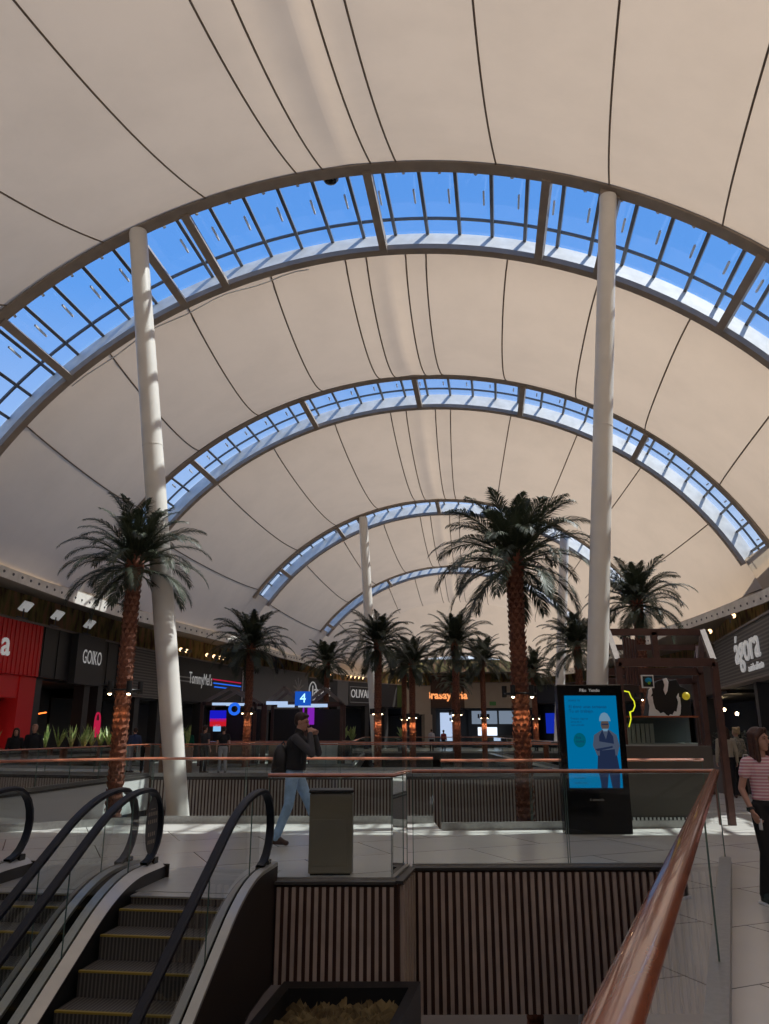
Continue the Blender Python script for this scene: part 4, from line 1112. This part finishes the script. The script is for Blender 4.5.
# ------------------------------------------------------------------ planters with sword plants
def sword_planter(x, y, rz, Ln, label, npl):
    root = empty('plant_trough', (x, y, 0), rz=rz, label=label, cat='planter', group='wooden troughs of sword plants by the left restaurants')
    b = MB(); b.bx(-Ln / 2, Ln / 2, -.2, .2, 0, 1.0); b.build('trough', M['planter'], root, local=True, bevel=.015)
    b = MB(); b.bx(-Ln / 2 - .03, Ln / 2 + .03, -.23, .23, .97, 1.03); b.build('rim', M['copper'], root, local=True)
    for k in range(npl):
        c = V3((-Ln / 2 + Ln * (k + .5) / npl, 0, 1.0)); g = MB()
        for j in range(9):
            a = random.uniform(0, 6.28); tl = random.uniform(.05, .4); h = random.uniform(.45, .85)
            tip = c + V3((math.cos(a) * tl, math.sin(a) * tl, h)); s_ = V3((-math.sin(a), math.cos(a), 0)) * .05; m_ = c.lerp(tip, .5) + V3((0, 0, .04))
            g.add([c - s_ * .5, c + s_ * .5, m_ + s_, m_ - s_, tip], [(0, 1, 2, 3), (3, 2, 4)])
        g.build('sword_plant', M['plant'], root, local=True)
p0, p1 = at(58, 765, Y=27), at(92, 765, Y=27.5)
sword_planter(-10.9, 27.4, R(8), 1.7, 'trough of upright sword plants below the left part of the burger restaurant', 4)
sword_planter(-10.05, 28.4, R(8), 1.5, 'trough of upright sword plants left of the nearest palm trunk', 5)
sword_planter(-7.9, 30.6, R(8), 1.2, 'trough of sword plants just left of the white column', 3)
sword_planter(-13.0, 25.5, R(60), 1.6, 'trough of dark plants at the far left below the red shop', 4)
b = MB()
for k, (px, Y) in enumerate(((62, 26), (79, 26.5), (95, 27.5))):
    q = at(px, 760, Y=Y - 1.2); Y = Y - 1.2
    t_ = empty('cafe_table', (q.x, Y, 0), label=['cafe table at the left behind the two strollers', 'middle cafe table below the burger restaurant', 'cafe table left of the nearest palm trunk'][k], cat='table')
    b = MB(); b.lathe([(.35, .72), (.36, .74), (.35, .76)], n=20); b.build('table_top', M['dark'], t_, local=True)
    b = MB(); b.lathe([(.22, 0), (.2, .03), (.03, .05), (.03, .72)], n=14); b.build('pedestal', M['black'], t_, local=True)
# potted green plants at the distant court
for k, (px, lab) in enumerate(((343, 'pale green potted plant by the distant blue-jacketed shopper'), (352, 'pale green potted plant left of the palm at the distant left column'), (402, 'pale green potted plant between the distant column and lit palm'))):
    yy = 61 if k == 2 else 46 + 2.5 * k; q = at(px, 740, Y=yy); r_ = empty('potted_plant', (q.x, yy, 0), label=lab, cat='plant')
    b = MB(); b.lathe([(.3, 0), (.4, .9), (.38, .95), (.1, .93)], n=14); b.build('pot', M['dark'], r_, local=True)
    g = MB()
    for j in range(22):
        a = random.uniform(0, 6.28); tl = random.uniform(.1, .55); h = random.uniform(.4, 1.0); c = V3((0, 0, .9)); tip = c + V3((math.cos(a) * tl, math.sin(a) * tl, h)); s_ = V3((-math.sin(a), math.cos(a), 0)) * .09; m_ = c.lerp(tip, .5) + V3((0, 0, .1))
        g.add([c, m_ + s_, tip, m_ - s_], [(0, 1, 2, 3)])
    g.build('leaves', M['plant'], r_, local=True)
# red ball-like sign on the glass at left
q = at(59, 779, Y=19.5)

# ------------------------------------------------------------------ people
def baked(mb, name, mat, parent, vox, smooth_it=4, sub=0):
    me = bpy.data.meshes.new(name); me.from_pydata([tuple(v) for v in mb.v], [], mb.f)
    o = bpy.data.objects.new(name, me); C.objects.link(o)
    r = o.modifiers.new('r', 'REMESH'); r.mode = 'VOXEL'; r.voxel_size = vox; r.use_smooth_shade = True
    s = o.modifiers.new('s', 'SMOOTH'); s.iterations = smooth_it; s.factor = .5
    dg = bpy.context.evaluated_depsgraph_get(); ev = o.evaluated_get(dg); nm = bpy.data.meshes.new_from_object(ev)
    o.modifiers.clear(); o.data = nm; nm.name = name
    nm.materials.clear(); nm.materials.append(mat)
    for p in nm.polygons: p.use_smooth = True
    o.parent = parent; return o
def cap(m, a, ra, b_, rb, n=12):
    a, b_ = V3(a), V3(b_); K = 6
    up = (0, 1, 0) if abs((b_ - a).normalized().y) < .9 else (1, 0, 0)
    m.tube([a.lerp(b_, k / K) for k in range(K + 1)], 1.0, n, [ra + (rb - ra) * k / K for k in range(K + 1)], up=up)
    m.ball(a, ra, n, 8); m.ball(b_, rb, n, 8)
def person(label, loc, rz, Ht=1.72, J=None, top='coat', sleeve_len=1.0, top_mat=None, leg_mat=None, skin=None, hair_mat=None, hair='short', shoe_mat=None, female=False, headyaw=0, headpitch=0, vox=.012, wide=1.0, extras=None, curl=.6, sleeve_mat=None, grip=None):
    root = empty('person', loc, rz=rz, label=label, cat='person'); k = Ht / 1.75
    D = dict(pelvis=(0, 0, .97), waist=(0, .0, 1.08), chest=(0, .0, 1.28), neck=(0, .01, 1.46), head=(0, -.015, 1.625),
             hipR=(-.09, 0, .93), kneeR=(-.10, -.015, .51), ankR=(-.10, .02, .09), hipL=(.09, 0, .93), kneeL=(.10, -.015, .51), ankL=(.10, .02, .09),
             shR=(-.185, 0, 1.405), elR=(-.235, .02, 1.12), wrR=(-.245, -.05, .88), shL=(.185, 0, 1.405), elL=(.235, .02, 1.12), wrL=(.245, -.05, .88), toeR=None, toeL=None)
    if J: D.update(J)
    P = {q: V3(v) if v is not None else None for q, v in D.items()}
    for sd in 'RL':
        if P['toe' + sd] is None: P['toe' + sd] = P['ank' + sd] + V3((0.01 * (1 if sd == 'L' else -1), -.15, -.055))
    sw = .9 if female else 1.0
    b = MB()
    # head
    RH = Matrix.Rotation(headyaw, 3, 'Z') @ Matrix.Rotation(headpitch, 3, 'X')
    hc = P['head']
    def hh(x, y, z): return hc + RH @ V3((x, y, z))
    b.ball(hh(0, .015, .03), (.076, .092, .093), 18, 12, RH); b.ball(hh(0, -.02, -.035), (.056, .066, .078), 16, 10, RH); b.ball(hh(0, -.055, -.085), (.030, .030, .028), 10, 8)
    cap(b, hh(0, -.088, .015), .010, hh(0, -.108, -.022), .015, 8)      # nose
    b.ball(hh(0, -.078, .035), (.05, .02, .012), 10, 6, RH)              # brow
    b.ball(hh(0, -.084, -.055), (.024, .014, .010), 10, 6, RH)           # lips
    for s_ in (-1, 1): b.ball(hh(s_ * .077, .012, -.005), (.010, .022, .032), 8, 8, RH)
    cap(b, P['neck'] - V3((0, 0, .05)), .058, P['head'] - V3((0, -.02, .05)), .050)
    for sd, s_ in (('R', -1), ('L', 1)):
        cap(b, P['sh' + sd], .050 * sw, P['el' + sd], .038 * sw); cap(b, P['el' + sd], .039 * sw, P['wr' + sd], .026 * sw)
        cap(b, P['hip' + sd], .075, P['knee' + sd], .05); cap(b, P['knee' + sd], .052, P['ank' + sd], .036)
        cap(b, P['ank' + sd], .036, P['toe' + sd], .028)
        # hand
        d = (P['wr' + sd] - P['el' + sd]).normalized(); 
        f = V3((0, -1, 0)) if abs(d.y) < .8 else V3((0, 0, 1))
        side = d.cross(f).normalized() * s_; palm_n = side.cross(d).normalized()      # forward edge of palm
        pn = V3((-s_, 0, 0)) if abs(d.x) < .6 else f
        pn = (pn - d * pn.dot(d)).normalized()        # palm faces the body
        ed = d.cross(pn).normalized();
        if ed.y > 0: ed = -ed                           # thumb edge to the front
        w0 = P['wr' + sd]
        for q in (-.024, -.008, .008, .024): cap(b, w0 + ed * q * .6, .018, w0 + d * .085 + ed * q, .012, 8)
        for q, fl in ((.028, .068), (.010, .078), (-.009, .073), (-.026, .058)):
            a0 = w0 + d * .085 + ed * q; cc = curl
            a1 = a0 + (d * math.cos(cc * .6) + pn * math.sin(cc * .6)) * fl * .45; a2 = a1 + (d * math.cos(cc * 1.5) + pn * math.sin(cc * 1.5)) * fl * .32; a3 = a2 + (d * math.cos(cc * 2.2) + pn * math.sin(cc * 2.2)) * fl * .25
            cap(b, a0, .0105, a1, .0095, 8); cap(b, a1, .0095, a2, .0085, 8); cap(b, a2, .0085, a3, .0075, 8)
        t0 = w0 + d * .025 + ed * .022; t1 = t0 + (d * .75 + ed * .65).normalized() * .04; t2 = t1 + (d + pn * .4 + ed * .1).normalized() * .035
        cap(b, t0, .014, t1, .0115, 8); cap(b, t1, .0115, t2, .009, 8)
    cap(b, P['pelvis'], .11, P['waist'], .10); cap(b, P['waist'], .10, P['chest'], .12); cap(b, P['chest'], .12, P['neck'] - V3((0, 0, .09)), .07)
    cap(b, P['shR'], .05, P['shL'], .05)
    if Ht != 1.75: b.v = [(x * k, y * k, z * k) for x, y, z in b.v]
    body = baked(b, 'body', skin or M['skin'], root, vox * .8 if vox < .014 else vox, 2)
    def K(m): m.v = [(x * k, y * k, z * k) for x, y, z in m.v]; return m
    # eyes
    if vox < .014:
        e_ = MB()
        for s_ in (-1, 1): e_.ball(hh(s_ * .031, -.083, .014), (.012, .006, .006), 8, 6, RH)
        K(e_).build('eyes', M['blackg'], body, smooth=True, local=True)
        e_ = MB()
        for s_ in (-1, 1): e_.ball(hh(s_ * .032, -.088, .040), (.020, .006, .004), 8, 6, RH)
        K(e_).build('eyebrows', hair_mat or M['hair'], body, smooth=True, local=True)
        e_ = MB(); e_.ball(hh(0, -.0945, -.056), (.020, .006, .005), 8, 6, RH); K(e_).build('mouth', pbr('lips', (.32, .10, .09), .5), body, smooth=True, local=True)
    # trousers
    def rr(a, r0, c, r1, m): cap(m, P[a], r0, P[c], r1)
    m = MB(); lw = 1.0 if not female else .95
    for sd, s_ in (('R', -1), ('L', 1)):
        cap(m, P['hip' + sd], .098 * lw, P['knee' + sd], .069 * lw); cap(m, P['knee' + sd], .069 * lw, P['ank' + sd] + V3((0, 0, .0)), .058 * lw)
    c = (P['pelvis'])
    m.ball(c, (.155 * lw, .12, .12), 16, 10); m.ball(c + V3((0, 0, .07)), (.145 * lw, .105, .07), 16, 10)
    baked(K(m), 'trousers', leg_mat, root, vox, 3)
    # top
    m = MB(); g = .02 if top == 'tee' else .035
    ch = P['chest']; wst = P['waist']
    m.ball(ch + V3((0, 0, .03)), ((.165 + g * .5) * sw * wide, (.105 + g) * wide, .15), 18, 12); m.ball(wst, ((.135 + g) * sw * wide, (.095 + g) * wide, .15), 18, 12)
    hb = P['pelvis'] + V3((0, 0, .02 if top != 'tee' else .05)); m.tube([hb, wst, ch], 1, 18, [(.15 + g * .8) * sw * wide, (.135 + g) * sw * wide, (.15 + g) * sw], up=(0, 1, 0), ry=.76)
    cap(m, P['shR'] + V3((0, 0, -.005)), .062, P['neck'] - V3((0, 0, .035)), .055); cap(m, P['shL'] + V3((0, 0, -.005)), .062, P['neck'] - V3((0, 0, .035)), .055)
    sm = MB() if sleeve_mat else m
    for sd in 'RL':
        if sleeve_len >= 1: cap(sm, P['sh' + sd], .064 * sw, P['el' + sd], .056 * sw); cap(sm, P['el' + sd], .056 * sw, P['wr' + sd], .040)
        else: cap(sm, P['sh' + sd], .064 * sw, P['sh' + sd].lerp(P['el' + sd], sleeve_len), .066 * sw)
    if top != 'tee': cap(m, P['neck'] - V3((0, 0, .02)), .07, P['neck'] + V3((0, 0, .02)), .066)
    baked(K(m), 'jacket' if top != 'tee' else 'shirt', top_mat, root, vox, 3)
    if sleeve_mat: baked(K(sm), 'sleeves', sleeve_mat, root, vox, 3)
    # shoes
    for sd in 'RL':
        m = MB(); a = P['ank' + sd]; t_ = P['toe' + sd]; d = (t_ - a); d.z = 0; d.normalize()
        fl = min(a.z - .055, t_.z)
        heel = a + V3((0, 0, -.055)) - d * .035
        cap(m, heel + V3((0, 0, 0)), .036, t_ + V3((0, 0, .005)) + d * .01, .032, 10); cap(m, heel + V3((0, 0, .0)), .036, a + V3((0, 0, .01)), .042, 10); cap(m, a.lerp(t_, .3), .04, t_, .032, 10)
        sh_ = baked(K(m), 'shoe', shoe_mat or M['shoe'], root, min(vox, .012), 2)
    # hair
    m = MB()
    m.ball(hh(0, .028, .052), (.086, .098, .088), 16, 10, RH)
    if hair == 'short':
        m.ball(hh(0, .06, .01), (.078, .06, .08), 12, 8, RH); m.ball(hh(0, -.035, .098), (.062, .05, .03), 12, 8, RH)
    elif hair == 'long':
        for x in (-.062, -.03, .0, .03, .062): cap(m, hh(x, .06, .06), .04, hh(x * 1.35, .075 - abs(x) * .5, -.20), .034, 10)
        for s_ in (-1, 1): cap(m, hh(s_ * .07, .0, .06), .026, hh(s_ * .098, -.03, -.20), .028, 10); cap(m, hh(s_ * .03, -.05, .105), .03, hh(s_ * .075, -.03, .04), .02, 10)
    elif hair == 'curly':
        random.seed(2)
        for j in range(26):
            a = random.uniform(0, 6.28); zz = random.uniform(-.06, .12); m.ball(hh(math.cos(a) * .085, .03 + abs(math.sin(a)) * .07, zz), random.uniform(.025, .04), 8, 6)
    # keep hair off the face
    K(m); ho = baked(m, 'hair', hair_mat or M['hair'], root, vox, 1)
    return root, P, k

# man with the backpack
manJ = dict(hipR=(-.08, .02, .93), kneeR=(-.08, .06, .52), ankR=(-.09, .22, .11), toeR=(-.09, .08, .035), hipL=(.08, -.02, .93), kneeL=(.09, -.20, .54), ankL=(.09, -.38, .12), toeL=(.09, -.51, .06),
            pelvis=(0, .0, .96), waist=(0, -.01, 1.08), chest=(0, -.03, 1.28), neck=(0, -.05, 1.47), head=(0, -.085, 1.62),
            shR=(-.18, -.02, 1.40), elR=(-.23, -.25, 1.20), wrR=(-.07, -.21, 1.455), shL=(.18, -.06, 1.40), elL=(.20, -.31, 1.20), wrL=(.07, -.27, 1.43))
mr, mP, mk = person('man in a dark jacket and blue jeans walking right with both hands at his face', (-1.33, 12.0, 0), R(90), 1.85, manJ, wide=1.15, top_mat=M['coat'], sleeve_mat=M['sleeve'], leg_mat=M['jeans'], shoe_mat=M['shoe'], vox=.011, headpitch=R(12), curl=1.0, headyaw=R(-14))
bp = empty('backpack', mr.location + V3((-.15, 0, 1.14)), rz=R(90), label='black backpack worn on the back of the man in jeans', cat='backpack')
m = MB(); m.ball((0, .07, .02), (.15, .11, .24), 18, 12); m.ball((0, .02, .0), (.15, .10, .22), 16, 12); m.ball((0, .14, -.08), (.11, .06, .12), 14, 10); baked(m, 'pack_body', M['black'], bp, .012, 5)
m = MB(); m.tube([(-.1, -.02, .2), (-.13, -.12, .30), (-.15, -.24, .2), (-.15, -.25, .0), (-.12, -.1, -.14)], .02, 8, up=(1, 0, 0)); m.build('strap', M['black'], bp, smooth=True, local=True)
m = MB(); m.tube([(-.12, .03, -.05), (-.17, .17, -.12), (-.15, .13, -.26), (-.1, .05, -.2)], .008, 6, up=(1, 0, 0)); m.build('loose_strap', M['black'], bp, smooth=True, local=True)
m = MB(); m.tube([(0, .0, .24), (0, .03, .29), (0, .07, .24)], .01, 6, up=(1, 0, 0)); m.build('grab_handle', M['black'], bp, smooth=True, local=True)

# woman in striped tee
stripe = stripes_mat('pink_stripes', (.66, .30, .34), (.85, .68, .68), 10.5, 'Z', .8)
wr_, wP, wk = person('woman in a pink striped t-shirt and black trousers walking at the right edge', (3.74, 8.02, 0), R(4), 1.62,
    dict(wrR=(-.235, -.13, .91), elR=(-.245, .02, 1.13), kneeR=(-.10, -.06, .51), ankR=(-.11, .05, .10), kneeL=(.09, -.02, .51), ankL=(.09, -.06, .09), shR=(-.17, 0, 1.395), shL=(.17, 0, 1.395)),
    top='tee', sleeve_len=.42, top_mat=stripe, leg_mat=pbr('black_trousers', (.008, .008, .009), .8), shoe_mat=pbr('dark_sneaker', (.02, .035, .03), .6), hair='long', female=True, headyaw=R(28), vox=.010, curl=.9,
    hair_mat=pbr('auburn_hair', (.075, .028, .016), .5, noise=.35, nscale=40))
m = MB(); c = (wP['wrR'] + (wP['elR'] - wP['wrR']).normalized() * .03) * wk; d = (wP['wrR'] - wP['elR']).normalized()
m.tube([c - d * .012, c + d * .012], .034, 14, up=(0, 1, 0)); wt = m.build('watch_strap', M['black'], None, local=True); wt.parent = wr_
m = MB(); m.box(c + V3((-.032, 0, 0)), (.012, .034, .036)); o = m.build('watch_face', M['blackg'], wt, local=True)
m = MB(); hc = (wP['wrR'] + d * .12) * wk; m.box(hc + V3((.022, -.01, -.01)), (.012, .05, .1)); ph = m.build('phone', M['white'], None, local=True, bevel=.004)
ph.location = wr_.location; ph.rotation_euler = wr_.rotation_euler; tag(ph, 'small pale phone in the hand of the woman in stripes', 'phone')
for sd in 'RL':
    m = MB(); a = wP['ank' + sd] * wk; m.box((a.x, a.y - .06, .012), (.085, .27, .024)); m.build('white_sole', M['white'], wr_, local=True, bevel=.008)
    m = MB(); m.box((a.x, a.y - .16, .055), (.05, .06, .02)); m.build('white_toe', M['white'], wr_, local=True, bevel=.008)

cream = pbr('cream_jacket', (.42, .36, .27), .8, noise=.1); black_t = pbr('black_cloth', (.012, .012, .014), .85); grey_t = pbr('grey_cloth', (.20, .20, .20), .85); green_t = pbr('green_cloth', (.0, .09, .05), .85)
def p_at(px, Y): q = at(px, 700, Y=Y); return (q.x, Y, 0)
def P_(px, Y): u = (px - 384.5) / 769; t = Y * cp / 1 ; t = Y / 1.03; return (u * t, Y, 0)
person('dark haired woman in a cream jacket seen from behind by the kiosk post', P_(721, 20.0), R(170), 1.68, None, top_mat=cream, leg_mat=black_t, hair='long', female=True, vox=.0145)
person('blonde curly haired woman in a light patterned top carrying a green bag', P_(732, 20.6), R(200), 1.66, None, top_mat=pbr('patterned_top', (.36, .33, .26), .8, col2=(.15, .14, .11), nscale=25), leg_mat=black_t, hair='curly', hair_mat=M['blond'], female=True, vox=.0145)
bg_ = P_(736.5, 20.5)
sb = empty('shopping_bag', (bg_[0], bg_[1] - .15, .45), label='green and white shopping bag held by the blonde woman', cat='bag')
m = MB(); m.add([(-.13, -.06, 0), (.13, -.06, 0), (.13, .06, 0), (-.13, .06, 0), (-.17, -.04, .38), (.17, -.04, .38), (.17, .04, .38), (-.17, .04, .38)], [(3, 2, 1, 0), (0, 1, 5, 4), (1, 2, 6, 5), (2, 3, 7, 6), (3, 0, 4, 7)]); m.build('bag_body', pbr('bag_green', (.10, .28, .08), .6, col2=(.5, .55, .5), nscale=6), sb, local=True)
m = MB(); m.tube([(-.1, 0, .37), (-.05, 0, .55), (.05, 0, .55), (.1, 0, .37)], .01, 6, up=(0, 1, 0)); m.build('handle', M['white'], sb, local=True)
person('woman in a long black coat strolling at the far left edge', P_(20, 24), R(20), 1.66, None, top_mat=black_t, leg_mat=black_t, hair='long', female=True, vox=.018)
person('bald man in a black jacket and pale trousers at the far left', P_(38, 23.6), R(10), 1.76, dict(wrR=(-.2, -.1, .95)), top_mat=black_t, leg_mat=grey_t, vox=.018, hair_mat=M['skin'])
person('person in a blue coat standing right of the nearest palm trunk', P_(138, 30.8), R(200), 1.68, None, top_mat=pbr('blue_coat', (.03, .05, .12), .8), leg_mat=pbr('navy_trousers', (.02, .03, .06), .8), female=True, hair='short', vox=.018)
person('man in a charcoal shirt with one hand at his cheek, right of the white column', P_(207, 31.0), R(150), 1.78, dict(elL=(.24, -.15, 1.18), wrL=(.12, -.14, 1.45)), top='tee', top_mat=pbr('charcoal_shirt', (.05, .05, .055), .8), leg_mat=black_t, vox=.018, sleeve_len=.45)
person('man in a black t-shirt and light grey trousers with his back to the viewer', P_(225.5, 31.0), R(190), 1.74, dict(ankR=(-.13, .02, .09), ankL=(.13, .02, .09)), top='tee', top_mat=black_t, leg_mat=pbr('pale_grey_trousers', (.33, .33, .34), .8), vox=.018, sleeve_len=.45)
person('person in a green top behind the two chatting men', P_(191, 36.0), R(180), 1.65, None, top_mat=green_t, leg_mat=black_t, vox=.022)
person('distant shopper in a blue jacket right of the walking man', P_(337, 44.0), R(150), 1.72, None, top_mat=pbr('blue_jacket', (.05, .12, .26), .8), leg_mat=black_t, vox=.022)
person('distant person in dark red near the orange restaurant sign', P_(443, 60.5), R(150), 1.6, None, top_mat=pbr('dark_red', (.2, .015, .02), .8), leg_mat=black_t, vox=.03)
person('distant person in white left of the orange restaurant sign', P_(431, 60.5), R(190), 1.65, None, top_mat=pbr('white_cloth', (.4, .4, .42), .8), leg_mat=black_t, vox=.03)
person('kiosk attendant with reddish hair behind the ice cream display', (4.98, 16.4, 0), R(60), 1.62, dict(head=(0, -.05, 1.60), wrR=(-.2, -.25, 1.05), elR=(-.24, -.02, 1.13)), top_mat=black_t, leg_mat=black_t, hair='long', hair_mat=pbr('red_hair', (.16, .045, .025), .6), female=True, vox=.018)

# ------------------------------------------------------------------ view
vs_ = bpy.context.scene.view_settings
vs_.view_transform = 'Standard'; vs_.look = 'None'; vs_.gamma = 1; vs_.exposure = 0.08; vs_.use_curve_mapping = False
cy = bpy.context.scene.cycles
cy.use_denoising = True; cy.max_bounces = 10; cy.diffuse_bounces = 5; cy.transparent_max_bounces = 24; cy.glossy_bounces = 4; cy.sample_clamp_indirect = 4
